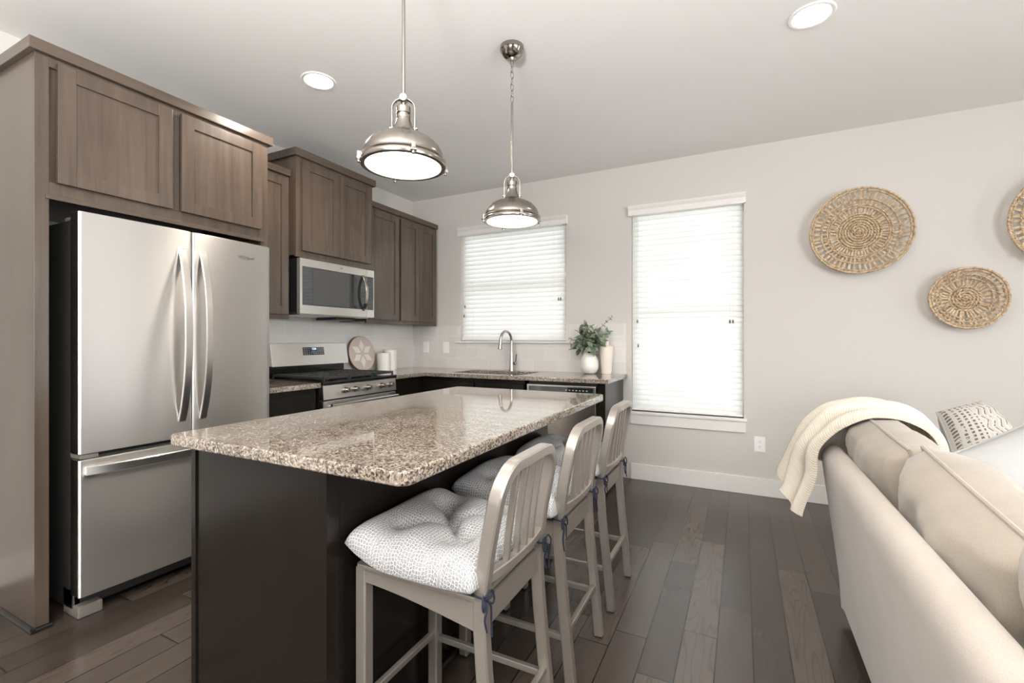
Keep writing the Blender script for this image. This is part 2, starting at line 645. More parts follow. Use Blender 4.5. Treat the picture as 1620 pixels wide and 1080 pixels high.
def tag(o, label=None, cat=None, group=None, kind=None):
    if label:
        o['label'] = label
    if cat:
        o['category'] = cat
    if group:
        o['group'] = group
    if kind:
        o['kind'] = kind
    return o


def finish(name, bm, mat, loc, smooth=True, angle=38):
    me = bpy.data.meshes.new(name)
    bm.normal_update()
    bm.to_mesh(me)
    bm.free()
    if loc.length:
        me.transform(Matrix.Translation(-loc))
    me.materials.append(mat)
    if smooth:
        for p in me.polygons:
            p.use_smooth = True
        me.set_sharp_from_angle(angle=math.radians(angle))
    return me


def even_normals(o, smooth, angle):
    if smooth and angle <= 40:
        w = o.modifiers.new('even_normals', 'WEIGHTED_NORMAL')
        w.mode = 'FACE_AREA'
        w.weight = 90
        w.keep_sharp = True


def part(name, bm, mat, parent, smooth=True, angle=38, label=None):
    """bm in world coordinates; becomes a child of parent"""
    loc = wloc(parent)
    o = bpy.data.objects.new(name, finish(name, bm, mat, loc, smooth, angle))
    COL.objects.link(o)
    even_normals(o, smooth, angle)
    o.parent = parent
    BASE[o.name] = loc
    if label:
        o['label'] = label
    return o


def thing(name, label, cat, loc, group=None):
    o = bpy.data.objects.new(name, None)
    o.empty_display_size = 0.1
    COL.objects.link(o)
    o.location = loc
    BASE[o.name] = Vector(loc)
    return tag(o, label, cat, group)


def single(name, bm, mat, loc, label=None, cat=None, group=None, kind=None, smooth=True, angle=38):
    loc = Vector(loc)
    o = bpy.data.objects.new(name, finish(name, bm, mat, loc, smooth, angle))
    COL.objects.link(o)
    even_normals(o, smooth, angle)
    o.location = loc
    BASE[o.name] = loc
    return tag(o, label, cat, group, kind)


def struct(name, bm, mat, loc=(0, 0, 0)):
    return single(name, bm, mat, loc, kind='structure')


def dup(root, delta, label, group=None):
    def cp(o, parent):
        c = o.copy()
        COL.objects.link(c)
        c.parent = parent
        for ch in kids(o):
            cp(ch, c)
        return c
    r = cp(root, None)
    r.location = root.location + Vector(delta)
    r['label'] = label
    if group:
        r['group'] = group
    return r


def kids(o):
    return [x for x in bpy.data.objects if x.parent == o]


def box(a, b, bev=0.0, seg=2):
    return add_box(newbm(), a, b, bev, seg)


def text_mesh(txt, size, mtx, depth=0.0006):
    cu = bpy.data.curves.new('txt', 'FONT')
    cu.body = txt
    cu.size = size
    cu.align_x = 'CENTER'
    cu.align_y = 'CENTER'
    cu.extrude = depth
    ob = bpy.data.objects.new('txt', cu)
    COL.objects.link(ob)
    bpy.context.view_layer.update()
    me = bpy.data.meshes.new_from_object(ob.evaluated_get(bpy.context.evaluated_depsgraph_get()))
    bm = newbm()
    bm.from_mesh(me)
    bmesh.ops.transform(bm, matrix=mtx, verts=bm.verts)
    bpy.data.objects.remove(ob)
    bpy.data.curves.remove(cu)
    bpy.data.meshes.remove(me)
    return bm


# frames for fronts: X-facing (u = Y, v = Z, w out along +X) and room-facing on the back run (u = X, out along -Y)
def fx_(x0):
    return lambda u, v, w: (x0 + w, u, v)


def fy_(y0):
    return lambda u, v, w: (u, y0 - w, v)


def shaker(fr, u0, v0, u1, v1, rail=0.058, th=0.02):
    bm = newbm()
    g = 0.0
    for (a, b, c, d) in ((u0, v0, u0 + rail, v1), (u1 - rail, v0, u1, v1)):
        add_box(bm, fr(a, b, 0), fr(c, d, th), 0.0022)
    for (a, b, c, d) in ((u0 + rail, v0, u1 - rail, v0 + rail), (u0 + rail, v1 - rail, u1 - rail, v1)):
        add_box(bm, fr(a, b, 0), fr(c, d, th), 0.0012)
    add_box(bm, fr(u0 + rail - 0.004, v0 + rail - 0.004, 0.002), fr(u1 - rail + 0.004, v1 - rail + 0.004, th - 0.009), g)
    return bm


def crown(bm, x0, x1, y0, y1, z0, z1, sides=('near', 'far')):
    add_box(bm, (x0, y0, z0), (x1, y1, z1), 0.003)


# ------------------------------------------------------------------ room shell
W1 = (0.632, 1.800, 1.200, 2.335)   # x0, x1, z0, z1 of the openings in the back wall
W2 = (2.402, 3.284, 0.592, 2.335)
WT = 0.16
bm = newbm()
xs = [-0.16, W1[0], W1[1], W2[0], W2[1], ROOM_X + 0.16]
for a, b in ((xs[0], xs[1]), (xs[2], xs[3]), (xs[4], xs[5])):
    add_box(bm, (a, 0, -0.1), (b, WT, CEIL + 0.1))
for w in (W1, W2):
    add_box(bm, (w[0], 0, -0.1), (w[1], WT, w[2]))
    add_box(bm, (w[0], 0, w[3]), (w[1], WT, CEIL + 0.1))
struct('wall_back', bm, M['wall'])
struct('wall_left', box((-0.16, ROOM_Y - 0.16, -0.1), (0, 0, CEIL + 0.1)), M['wall'])
bm = newbm()
for (y0, y1) in ((-0.85, 0.0), (-2.9, -1.45), (ROOM_Y - 0.16, -6.6)):
    add_box(bm, (ROOM_X, y0, -0.1), (ROOM_X + 0.16, y1, CEIL + 0.1))
for (y0, y1) in ((-1.45, -0.85), (-6.6, -2.9)):
    add_box(bm, (ROOM_X, y0, -0.1), (ROOM_X + 0.16, y1, 0.5))
    add_box(bm, (ROOM_X, y0, 2.4), (ROOM_X + 0.16, y1, CEIL + 0.1))
struct('wall_right', bm, M['wall'])
bm = newbm()
add_box(bm, (0, ROOM_Y - 0.16, -0.1), (0.9, ROOM_Y, CEIL + 0.1))
add_box(bm, (4.5, ROOM_Y - 0.16, -0.1), (ROOM_X, ROOM_Y, CEIL + 0.1))
add_box(bm, (0.9, ROOM_Y - 0.16, -0.1), (4.5, ROOM_Y, 0.4))
add_box(bm, (0.9, ROOM_Y - 0.16, 2.5), (4.5, ROOM_Y, CEIL + 0.1))
struct('wall_front', bm, M['wall'])
struct('floor', box((-0.16, ROOM_Y - 0.16, -0.1), (ROOM_X + 0.16, 0.16, 0)), M['floor'])
struct('ceiling', box((-0.16, ROOM_Y - 0.16, CEIL), (ROOM_X + 0.16, 0.16, CEIL + 0.1)), M['ceiling'])
bm = newbm()
add_box(bm, (2.40, -0.016, 0.0), (ROOM_X, 0, 0.137), 0.004)
struct('baseboard_back', bm, M['trim'])
bm = newbm()
add_box(bm, (0, ROOM_Y, 0), (0.016, -3.262, 0.137), 0.004)
struct('baseboard_left', bm, M['trim'])
bm = newbm()
add_box(bm, (ROOM_X - 0.016, ROOM_Y, 0), (ROOM_X, -0.016, 0.137), 0.004)
struct('baseboard_right', bm, M['trim'])


def window(n, w, apron):
    x0, x1, z0, z1 = w
    bm = newbm()
    f = 0.045
    yb, yf = 0.085, 0.135
    add_box(bm, (x0, yb, z0), (x0 + f, yf, z1), 0.003)
    add_box(bm, (x1 - f, yb, z0), (x1, yf, z1), 0.003)
    add_box(bm, (x0 + f, yb, z0), (x1 - f, yf, z0 + f), 0.003)
    add_box(bm, (x0 + f, yb, z1 - f), (x1 - f, yf, z1), 0.003)
    zm = z0 + 0.5 * (z1 - z0)
    add_box(bm, (x0 + f, yb + 0.005, zm - 0.02), (x1 - f, yf - 0.005, zm + 0.02), 0.003)
    o = struct('window_%d' % n, bm, M['white_plastic'], (x0, 0.085, z0))
    g = newbm()
    add_box(g, (x0 + f, 0.108, z0 + f), (x1 - f, 0.112, zm - 0.02))
    add_box(g, (x0 + f, 0.108, zm + 0.02), (x1 - f, 0.112, z1 - f))
    part('window_glass', g, M['glass'], o, smooth=False)
    s = newbm()
    if apron:
        add_box(s, (x0 - 0.012, -0.03, z0 - 0.024), (x1 + 0.024, 0.085, z0), 0.004)
        part('window_sill', s, M['trim'], o)
        a = newbm()
        add_box(a, (x0 - 0.004, -0.017, z0 - 0.112), (x1 + 0.016, 0.0, z0 - 0.024), 0.003)
        part('window_apron', a, M['trim'], o)
    else:
        add_box(s, (x0 - 0.06, -0.03, z0 - 0.02), (x1 + 0.045, 0.085, z0), 0.004)
        part('window_sill', s, M['trim'], o)
    return o


window(1, W1, False)
window(2, W2, True)

# tile backsplash on both kitchen walls
bm = newbm()
TB = 0.008
add_box(bm, (TB, -TB, 0.914), (W1[0] - 0.06, 0, 1.357))
add_box(bm, (W1[0] - 0.06, -TB, 0.914), (W1[1] + 0.045, 0, 1.180))
add_box(bm, (W1[1] + 0.045, -TB, 0.914), (2.36, 0, 1.357))
add_box(bm, (W1[0] - 0.06, -TB, 1.201), (W1[0], 0, 1.357))
add_box(bm, (W1[1], -TB, 1.201), (W1[1] + 0.045, 0, 1.357))
struct('trim_1', bm, M['tile_x'])
struct('trim_2', box((0, -2.2, 0.914), (TB, 0, 1.365)), M['tile_y'])


# ------------------------------------------------------------------ window blinds
def blinds(label, w, pitch, rail_z, cords):
    x0, x1, z0, z1 = w
    o = thing('window_blind', label, 'blind', ((x0 + x1) / 2, 0.0, z1), 'white slatted blinds on the back wall')
    v = newbm()
    vz0, vz1 = 2.292, 2.372
    add_prism(v, [(0.0, vz0), (-0.028, vz0), (-0.032, vz0 + 0.012), (-0.030, vz0 + 0.045), (-0.045, vz0 + 0.062), (-0.05, vz1), (0.0, vz1)],
              x0 - 0.022, x1 + 0.016, 0.002, 1, axis='X')
    part('valance', v, M['trim'], o)
    s = newbm()
    a = math.radians(68)
    n = int((2.285 - rail_z - 0.03) / pitch)
    hw = 0.0275
    for i in range(n + 1):
        zc = 2.275 - i * pitch
        sec = []
        for k in range(5):
            tt = -1 + k / 2
            d = tt * hw
            bow = 0.003 * (1 - tt * tt)
            # room-side edge lower
            sec.append((0.032 + d * math.cos(a) - bow * math.sin(a), zc + d * math.sin(a) + bow * math.cos(a)))
        back = [(p[0] + 0.0022 * math.sin(a), p[1] - 0.0022 * math.cos(a)) for p in sec[::-1]]
        add_prism(s, sec + back, x0 + 0.006, x1 - 0.006, axis='X')
    part('slats', s, M['slat'], o)
    r = newbm()
    add_box(r, (x0 + 0.006, 0.006, rail_z), (x1 - 0.006, 0.058, rail_z + 0.018), 0.004)
    part('bottom_rail', r, M['white_plastic'], o)
    h = newbm()
    add_box(h, (x0 + 0.004, 0.002, 2.292), (x1 - 0.004, 0.062, 2.333), 0.003)
    part('head_rail', h, M['white_plastic'], o)
    c = newbm()
    m = 3 if x1 - x0 > 1 else 2
    for k in range(m):
        xx = x0 + 0.14 + (x1 - x0 - 0.28) * k / (m - 1)
        for yy in (0.0185, 0.046):
            tube(c, [(xx, yy, rail_z + 0.01), (xx, yy, 2.30)], 0.0011, 5)
    part('ladder_cords', c, M['white_plastic'], o)
    for (cx, cz, two) in cords:
        p = newbm()
        tube(p, [(cx, 0.006, 2.30), (cx, 0.004, cz + 0.03)], 0.0013, 6)
        if two:
            tube(p, [(cx + 0.022, 0.006, 2.30), (cx + 0.022, 0.004, cz + 0.03)], 0.0013, 6)
        q = part('pull_cord', p, M['white_plastic'], o)
        for dx_ in ((0, 0.022) if two else (0,)):
            ts = newbm()
            add_lathe(ts, [(0.003, 0.03), (0.006, 0.022), (0.008, 0.004), (0.006, 0.0)], 10, (cx + dx_, 0.003, cz))
            part('tassel', ts, M['grey_plastic'], q)
    return o


blinds('wide white slatted blind in the window over the sink', W1, 0.0447, 1.206, [(0.682, 1.545, False), (0.672, 1.448, False), (1.722, 1.585, True)])
blinds('tall white slatted blind in the window right of the counter', W2, 0.0447, 0.600, [(2.455, 1.360, False), (2.462, 1.148, False), (3.185, 1.345, True)])

# ------------------------------------------------------------------ refrigerator surround
SX = 0.64
o = thing('refrigerator_cabinet', 'tall brown cabinet surround with two doors over the refrigerator', 'cabinet', (0.32, -2.73, 0))
bm = newbm()
add_box(bm, (0.002, -3.258, 0), (SX - 0.02, -3.236, 2.417))
add_box(bm, (SX - 0.02, -3.258, 0), (SX, -3.212, 2.417), 0.0015)
part('side_panel', bm, M['cab'], o)
bm = newbm()
add_box(bm, (0.002, -2.226, 0), (SX - 0.02, -2.204, 2.417))
add_box(bm, (SX - 0.02, -2.250, 0), (SX, -2.204, 2.417), 0.0015)
part('side_panel', bm, M['cab'], o)
bm = newbm()
add_box(bm, (0.002, -3.236, 1.84), (SX - 0.02, -2.226, 2.415))
add_box(bm, (SX - 0.02, -3.212, 1.832), (SX, -2.25, 1.886), 0.001)
add_box(bm, (SX - 0.02, -3.212, 2.375), (SX, -2.25, 2.417), 0.001)
add_box(bm, (SX - 0.02, -2.752, 1.886), (SX, -2.704, 2.375), 0.001)
part('cabinet_box', bm, M['cab'], o)
part('valance_trim', box((SX - 0.012, -3.225, 1.812), (SX + 0.010, -2.232, 1.834), 0.003), M['cab_y'], o)
for (u0, u1) in ((-3.192, -2.748), (-2.706, -2.256)):
    part('door', shaker(fx_(SX + 0.005), u0, 1.884, u1, 2.396, 0.062), M['cab'], o)
bm = newbm()
add_box(bm, (0.0, -3.280, 2.418), (SX + 0.022, -2.182, 2.468), 0.003)
part('crown_molding', bm, M['cab_y'], o)
bm = newbm()
q = [(0, 0), (0.016, 0), (0.015, 0.006), (0.011, 0.012), (0.005, 0.016), (0, 0.017)]
add_prism(bm, [(-3.259 - a, b) for a, b in q], 0.0, SX + 0.014, axis='X')
add_prism(bm, [(SX + 0.001 + a, b) for a, b in q], -3.272, -3.205, axis='Y')
part('shoe_molding', bm, M['shaded_wood'], o)

# ------------------------------------------------------------------ refrigerator
FY0, FY1, FS = -3.152, -2.262, -2.703
DX0, DX1 = 0.668, 0.742
o = thing('refrigerator', 'stainless french-door refrigerator with bottom freezer drawer', 'refrigerator', (0.4, -2.707, 0))
part('case', box((0.03, FY0 + 0.012, 0.03), (0.655, FY1 - 0.012, 1.742), 0.006), M['dark_case'], o)
bm = newbm()
for z in (0.12, 0.74):
    add_box(bm, (0.655, FY0 + 0.02, z), (0.668, FY1 - 0.02, z + (0.56 if z < 0.5 else 1.0)))
part('door_gasket', bm, M['black_plastic'], o)


def bowed(y0, y1, z0, z1, bow, yc, half):
    """door slab with a gently bowed front"""
    pts = [(DX0, y0), ]
    n = 14
    r = 0.010
    front = []
    for i in range(n + 1):
        y = y0 + (y1 - y0) * i / n
        s = (y - yc) / half
        front.append((DX1 + bow * (1 - s * s), y))
    front[0] = (front[0][0] - r * 0.7, y0)
    front[-1] = (front[-1][0] - r * 0.7, y1)
    front.insert(1, (front[1][0] - 0.0008 - 0.001, y0 + r))
    front.insert(-1, (front[-2][0] - 0.0008 - 0.001, y1 - r))
    pts = [(DX0, y0)] + front + [(DX0, y1)]
    return add_prism(newbm(), pts, z0, z1, 0.004, 2)


YC, HALF = (FY0 + FY1) / 2, (FY1 - FY0) / 2


def vhandle(yc):
    bm = newbm()
    pts = []
    for i in range(25):
        s = -1 + 2 * i / 24
        z = 1.2405 + s * 0.434
        x = 0.752 + 0.062 * (1 - abs(s) ** 2.4)
        pts.append((x, yc, z))
    sweep(bm, pts, rect(0.012, 0.036, 0.003), A=(1, 0, 0))
    add_box(bm, (0.742, yc - 0.016, 0.806), (0.76, yc + 0.016, 0.842), 0.003)
    add_box(bm, (0.742, yc - 0.016, 1.640), (0.76, yc + 0.016, 1.675), 0.003)
    return bm


d = part('door', bowed(FY0, FS - 0.002, 0.722, 1.767, 0.012, YC, HALF), M['steel'], o)
part('handle', vhandle(-2.752), M['steel_h'], d)
d = part('door', bowed(FS + 0.002, FY1, 0.722, 1.767, 0.012, YC, HALF), M['steel'], o)
part('handle', vhandle(-2.652), M['steel_h'], d)
part('logo', text_mesh('Whirlpool', 0.021, Matrix.Translation((0.7505, -2.412, 1.681)) @ Matrix.Rotation(math.radians(92), 4, 'Z') @ Matrix.Rotation(PI / 2, 4, 'X')), M['chrome'], d)
sw = newbm()
tube(sw, smoothpath([(0.7498, -2.462, 1.679), (0.7498, -2.430, 1.669), (0.7494, -2.40, 1.672), (0.7488, -2.368, 1.682)], 5), 0.0010, 6)
part('logo_swoosh', sw, M['chrome'], d)
d = part('freezer_drawer', bowed(FY0, FY1, 0.108, 0.697, 0.012, YC, HALF), M['steel'], o)
bm = newbm()
pts = []
for i in range(21):
    s = -1 + 2 * i / 20
    pts.append((0.757 + 0.040 * (1 - abs(s) ** 3), YC + s * 0.425, 0.651))
sweep(bm, pts, rect(0.016, 0.040, 0.004), A=(1, 0, 0))
for s in (-1, 1):
    add_box(bm, (0.742, YC + s * 0.408 - 0.018, 0.633), (0.765, YC + s * 0.408 + 0.018, 0.669), 0.003)
part('handle', bm, M['steel_h'], d)
bm = newbm()
add_box(bm, (0.60, FY0 + 0.09, 0.03), (0.635, FY1 - 0.09, 0.105), 0.003)
part('toe_grille', bm, M['black_plastic'], o)
for s, y in ((1, FY0 + 0.012), (-1, FY1 - 0.012)):
    bm = newbm()
    add_box(bm, (0.56, y, 0.0), (0.70, y + s * 0.09, 0.052), 0.008)
    add_box(bm, (0.56, y, 0.04), (0.655, y + s * 0.03, 0.12), 0.006)
    part('foot', bm, M['grey_plastic'], o)
    bm = newbm()
    add_box(bm, (0.56, y + s * 0.005, 1.742), (0.70, y + s * 0.05, 1.760), 0.005)
    part('hinge', bm, M['grey_plastic'], o)
    bm = newbm()
    add_box(bm, (0.64, y - s * 0.004, 0.699), (0.735, y + s * 0.06, 0.720), 0.004)
    part('hinge', bm, M['grey_plastic'], o)


# ------------------------------------------------------------------ wall cabinets
def wall_cab(label, y0, y1, xf, z0, z1, crown_h, doors, door_z, over, ends=(0, 0)):
    o = thing('wall_cabinet', label, 'cabinet', (xf / 2, (y0 + y1) / 2, z0), 'dark brown wall cabinets')
    bm = newbm()
    add_box(bm, (0.010, y0, z0 + 0.012), (xf - 0.02, y1, z1))
    add_box(bm, (xf - 0.02, y0, z0), (xf, y1, door_z[0] + 0.012), 0.001)
    add_box(bm, (xf - 0.02, y0, door_z[1] - 0.012), (xf, y1, z1), 0.001)
    add_box(bm, (xf - 0.02, y0, door_z[0] + 0.012), (xf, doors[0][0] + 0.012, door_z[1] - 0.012), 0.001)
    add_box(bm, (xf - 0.02, doors[-1][1] - 0.012, door_z[0] + 0.012), (xf, y1, door_z[1] - 0.012), 0.001)
    part('cabinet_box', bm, M['cab'], o)
    for (a, b) in doors:
        part('door', shaker(fx_(xf + 0.005), a, door_z[0], b, door_z[1], 0.058), M['cab'], o)
    bm = newbm()
    add_box(bm, (0.0, y0 - ends[0], z1), (xf + over, y1 + ends[1], z1 + crown_h), 0.003)
    part('crown_molding', bm, M['cab_y'], o)
    return o


wall_cab('narrow brown wall cabinet between the refrigerator and the microwave', -2.203, -1.815, 0.33, 1.362, 2.395, 0.048, [(-2.190, -1.835)], (1.397, 2.372), 0.022)
wall_cab('raised brown two-door wall cabinet above the microwave', -1.812, -1.048, 0.400, 1.815, 2.540, 0.055, [(-1.772, -1.432), (-1.429, -1.086)], (1.862, 2.512), 0.024, (0.022, 0.022))
wall_cab('single-door brown wall cabinet right of the microwave', -1.045, -0.625, 0.33, 1.362, 2.395, 0.048, [(-1.035, -0.640)], (1.397, 2.372), 0.022)
wall_cab('double-door brown wall cabinet in the back corner', -0.624, -0.012, 0.33, 1.362, 2.395, 0.048, [(-0.612, -0.334), (-0.331, -0.052)], (1.397, 2.372), 0.022)

# ------------------------------------------------------------------ microwave
o = thing('microwave', 'stainless over-the-range microwave with black glass door', 'microwave', (0.22, -1.43, 1.40))
MY0, MY1, MZ0, MZ1, MS = -1.808, -1.062, 1.402, 1.806, -1.150
part('case', box((0.012, MY0 + 0.004, MZ0 + 0.012), (0.40, MY1 - 0.004, MZ1), 0.003), M['black_plastic'], o)
bm = newbm()
add_box(bm, (0.05, MY0 + 0.03, MZ0 - 0.006), (0.40, MY1 - 0.03, MZ0 + 0.014), 0.004)
part('vent_base', bm, M['steel_h'], o)
d = newbm()
add_box(d, (0.402, MY0, MZ0), (0.437, MS - 0.001, MZ1), 0.004)
d = part('door', d, M['steel_h'], o)
part('door_glass', box((0.43, MY0 + 0.020, 1.466), (0.4395, MS - 0.003, 1.747), 0.002), M['black_glass'], d)
part('window_mesh', box((0.436, MY0 + 0.112, 1.474), (0.4400, -1.345, 1.738)), simple('oven_window_mesh', (0.06, 0.06, 0.06), 0.25), d)
bm = newbm()
pts = [(0.440 + 0.045 * (1 - abs(s) ** 2.2), -1.196, 1.603 + s * 0.146) for s in [(-1 + 2 * i / 20) for i in range(21)]]
sweep(bm, pts, rect(0.010, 0.028, 0.003), A=(1, 0, 0))
part('handle', bm, M['chrome'], d)
lg = newbm()
add_lathe(lg, [(0.0, 0.0), (0.012, 0.0), (0.011, 0.0012), (0, 0.0014)], 20, (0.4368, -1.425, 1.777), Matrix.Rotation(PI / 2, 4, 'Y') @ Matrix.Scale(0.5, 4, (1, 0, 0)))
part('logo', lg, M['chrome'], d)
p = part('control_panel', box((0.402, MS + 0.001, MZ0), (0.437, MY1, MZ1), 0.004), M['steel_h'], o)
part('panel_glass', box((0.43, MS + 0.003, 1.466), (0.4395, MY1 - 0.012, 1.747), 0.002), M['black_glass'], p)
bm = newbm()
add_box(bm, (0.10, -1.38, 1.374), (0.33, -1.17, MZ0 - 0.004), 0.004)
part('light_housing', bm, M['black_plastic'], o)

# ------------------------------------------------------------------ range
RY0, RY1 = -1.805, -1.045
o = thing('gas_range', 'freestanding stainless gas range with black cooktop', 'range', (0.35, -1.425, 0))
part('body', box((0.03, RY0 + 0.003, 0.02), (0.625, RY1 - 0.003, 0.895), 0.003), M['black_enamel'], o)
part('cooktop', box((0.03, RY0, 0.896), (0.672, RY1, 0.922), 0.006), M['black_enamel'], o)
bm = newbm()
add_prism(bm, [(0.626, 0.793), (0.668, 0.793), (0.660, 0.892), (0.626, 0.892)], RY0 + 0.004, RY1 - 0.004, 0.003, axis='Y')
cp = part('control_panel', bm, M['steel_h'], o)
for ky in (-1.600, -1.508, -1.375, -1.225, -1.125):
    bm = newbm()
    add_cyl(bm, (0.662, ky, 0.845), (0.672, ky, 0.846), 0.022, 24, bev=0.002)
    add_cyl(bm, (0.672, ky, 0.846), (0.702, ky, 0.848), 0.019, 24, 0.017, bev=0.003)
    add_box(bm, (0.70, ky - 0.004, 0.832), (0.708, ky + 0.004, 0.864), 0.002)
    part('knob', bm, M['nickel'], cp)
# backguard
bm = newbm()
add_prism(bm, [(0.012, 1.015), (0.128, 1.010), (0.098, 1.183), (0.012, 1.188)], RY0 + 0.005, RY1 - 0.005, 0.006, axis='Y')
bg = part('backguard', bm, M['steel_h'], o)
bm = newbm()
add_box(bm, (0.012, RY0 + 0.012, 0.922), (0.075, RY1 - 0.012, 1.014), 0.003)
part('vent_panel', bm, M['black_enamel'], o)
bm = newbm()
nrm = Vector((0.173, 0, 0.030)).normalized()
def bgp(y, z, off):
    x = 0.128 - (z - 1.010) * (0.030 / 0.173)
    return Vector((x, y, z)) + nrm * off
def slab_on_bg(y0, y1, z0, z1, off):
    bm = newbm()
    c = [bgp(y0, z0, 0.0), bgp(y1, z0, 0.0), bgp(y1, z1, 0.0), bgp(y0, z1, 0.0)]
    lo = [bm.verts.new(v) for v in c]
    hi = [bm.verts.new(v + nrm * off) for v in c]
    bm.faces.new(hi)
    for i in range(4):
        bm.faces.new((lo[i], lo[(i + 1) % 4], hi[(i + 1) % 4], hi[i]))
    return bm
dp = part('display', slab_on_bg(-1.518, -1.308, 1.088, 1.152, 0.0016), M['black_glass'], bg)
rot = Matrix(((0, nrm.z * 0 - 0.1709, nrm.x, 0), (1, 0, 0, 0), (0, 0.9853, nrm.z, 0), (0, 0, 0, 1)))
c = bgp(-1.408, 1.138, 0.0018)
part('clock', text_mesh('12:00', 0.020, Matrix.Translation(c) @ rot, 0.0002), M['clock_digits'], dp)
bm = newbm()
for r in range(4):
    for k in range(9):
        y = -1.505 + k * 0.0215
        if 2 < k < 6 and r > 1:
            continue
        p0 = bgp(y, 1.097 + r * 0.0135, 0.0016)
        add_box(bm, p0 + Vector((-0.0006, 0, 0)), p0 + Vector((0.0012, 0.010, 0.0035)))
part('key_legends', bm, M['print'], dp)
# grates: three cast-iron frames
for gi in range(3):
    bm = newbm()
    y0 = RY0 + 0.018 + gi * 0.242
    y1 = y0 + 0.238
    z0, z1 = 0.934, 0.952
    for (a, b, c, d_) in ((0.105, y0, 0.650, y0 + 0.012), (0.105, y1 - 0.012, 0.650, y1), (0.105, y0, 0.117, y1), (0.638, y0, 0.650, y1)):
        add_box(bm, (a, b, z0), (c, d_, z1), 0.003)
    ym = (y0 + y1) / 2
    add_box(bm, (0.105, ym - 0.006, z0), (0.650, ym + 0.006, z1), 0.003)
    for xx in (0.19, 0.245, 0.30, 0.378, 0.45, 0.51, 0.57):
        add_box(bm, (xx - 0.006, y0, z0), (xx + 0.006, y1, z1), 0.003)
    for xx in (0.111, 0.644):
        for yy in (y0 + 0.006, y1 - 0.006):
            add_box(bm, (xx - 0.006, yy - 0.006, 0.922), (xx + 0.006, yy + 0.006, z0 + 0.004))
    part('grate', bm, M['black_iron'], o)
for (bx, by) in ((0.245, -1.665), (0.51, -1.665), (0.378, -1.425), (0.245, -1.185), (0.51, -1.185)):
    bm = newbm()
    add_lathe(bm, [(0.045, 0.921), (0.045, 0.927), (0.034, 0.929), (0.034, 0.932), (0, 0.933)], 24, (bx, by, 0))
    part('burner', bm, M['black_iron'], o)
od = part('oven_door', box((0.626, RY0 + 0.004, 0.215), (0.664, RY1 - 0.004, 0.782), 0.005), M['steel_h'], o)
part('oven_window', box((0.655, RY0 + 0.10, 0.33), (0.666, RY1 - 0.10, 0.66), 0.002), M['black_glass'], od)
bm = newbm()
sweep(bm, [(0.712, RY0 + 0.035 + 0.69 * i / 10, 0.742) for i in range(11)], rect(0.022, 0.044, 0.005), A=(1, 0, 0))
for yy in (RY0 + 0.055, RY1 - 0.055):
    add_box(bm, (0.662, yy - 0.012, 0.730), (0.706, yy + 0.012, 0.754), 0.003)
part('handle', bm, M['steel_h'], od)
part('drawer', box((0.626, RY0 + 0.004, 0.04), (0.660, RY1 - 0.004, 0.205), 0.004), M['steel_h'], o)

# ------------------------------------------------------------------ base cabinets
BX = 0.60


def base_cab(label, y0, y1, cols, group='dark base cabinets', inner=0.0):
    o = thing('base_cabinet', label, 'cabinet', (BX / 2, (y0 + y1) / 2, 0), group)
    bm = newbm()
    add_box(bm, (0.010, y0, 0.10), (BX, y1, 0.878), 0.001)
    add_box(bm, (0.010, y0 + 0.001, 0), (BX - 0.07, y1 - 0.001, 0.10))
    part('cabinet_box', bm, M['shaded_wood'], o)
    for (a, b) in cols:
        part('drawer', box((BX + 0.001, a, 0.715), (BX + 0.021, b, 0.842), 0.003), M['shaded_wood'], o)
        part('door', shaker(fx_(BX + 0.001), a, 0.125, b, 0.70), M['shaded_wood'], o)
    return o


base_cab('narrow dark base cabinet between the refrigerator and the range', -2.203, -1.808, [(-2.185, -1.830)])
base_cab('dark base cabinet right of the range', -1.042, -0.62, [(-1.025, -0.665)])
BYF = -0.60
o = thing('base_cabinet', 'wide dark sink base cabinet under the wide window', 'cabinet', (0.84, -0.30, 0), 'dark base cabinets')
bm = newbm()
add_box(bm, (0.010, BYF, 0.10), (0.84, -0.010, 0.878), 0.001)
add_box(bm, (0.84, BYF, 0.10), (1.670, -0.010, 0.66), 0.001)
add_box(bm, (0.84, BYF, 0.66), (1.670, BYF + 0.02, 0.878), 0.001)
add_box(bm, (1.652, BYF, 0.66), (1.670, -0.010, 0.878), 0.001)
add_box(bm, (0.010, BYF + 0.07, 0), (1.670, -0.010, 0.10))
part('cabinet_box', bm, M['shaded_wood'], o)
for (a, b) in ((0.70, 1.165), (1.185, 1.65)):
    part('false_drawer', box((a, BYF - 0.001, 0.715), (b, BYF - 0.021, 0.842), 0.003), M['shaded_wood'], o)
    part('door', shaker(fy_(BYF - 0.001), a, 0.125, b, 0.70), M['shaded_wood'], o)
# dishwasher
o = thing('dishwasher', 'stainless dishwasher at the right end of the back counter', 'dishwasher', (1.973, -0.30, 0))
part('tub', box((1.680, -0.585, 0.02), (2.266, -0.03, 0.872), 0.003), M['black_plastic'], o)
d = part('door', box((1.680, -0.588, 0.115), (2.266, -0.626, 0.852), 0.006), M['steel_d'], o)
part('control_strip', box((1.700, -0.620, 0.795), (2.246, -0.6275, 0.838), 0.002), M['black_glass'], d)
bm = newbm()
for k in range(7):
    add_box(bm, (2.02 + k * 0.028, -0.6272, 0.812), (2.032 + k * 0.028, -0.6280, 0.818))
part('buttons', bm, M['print'], d)
part('toe_kick', box((1.680, -0.53, 0.0), (2.266, -0.55, 0.11)), M['black_plastic'], o)
# end panel
o = single('end_panel', box((2.272, BYF - 0.004, 0), (2.335, -0.010, 0.878), 0.002), M['shaded_wood'], (2.30, -0.3, 0),
           'dark glossy end panel beside the dishwasher', 'cabinet panel')

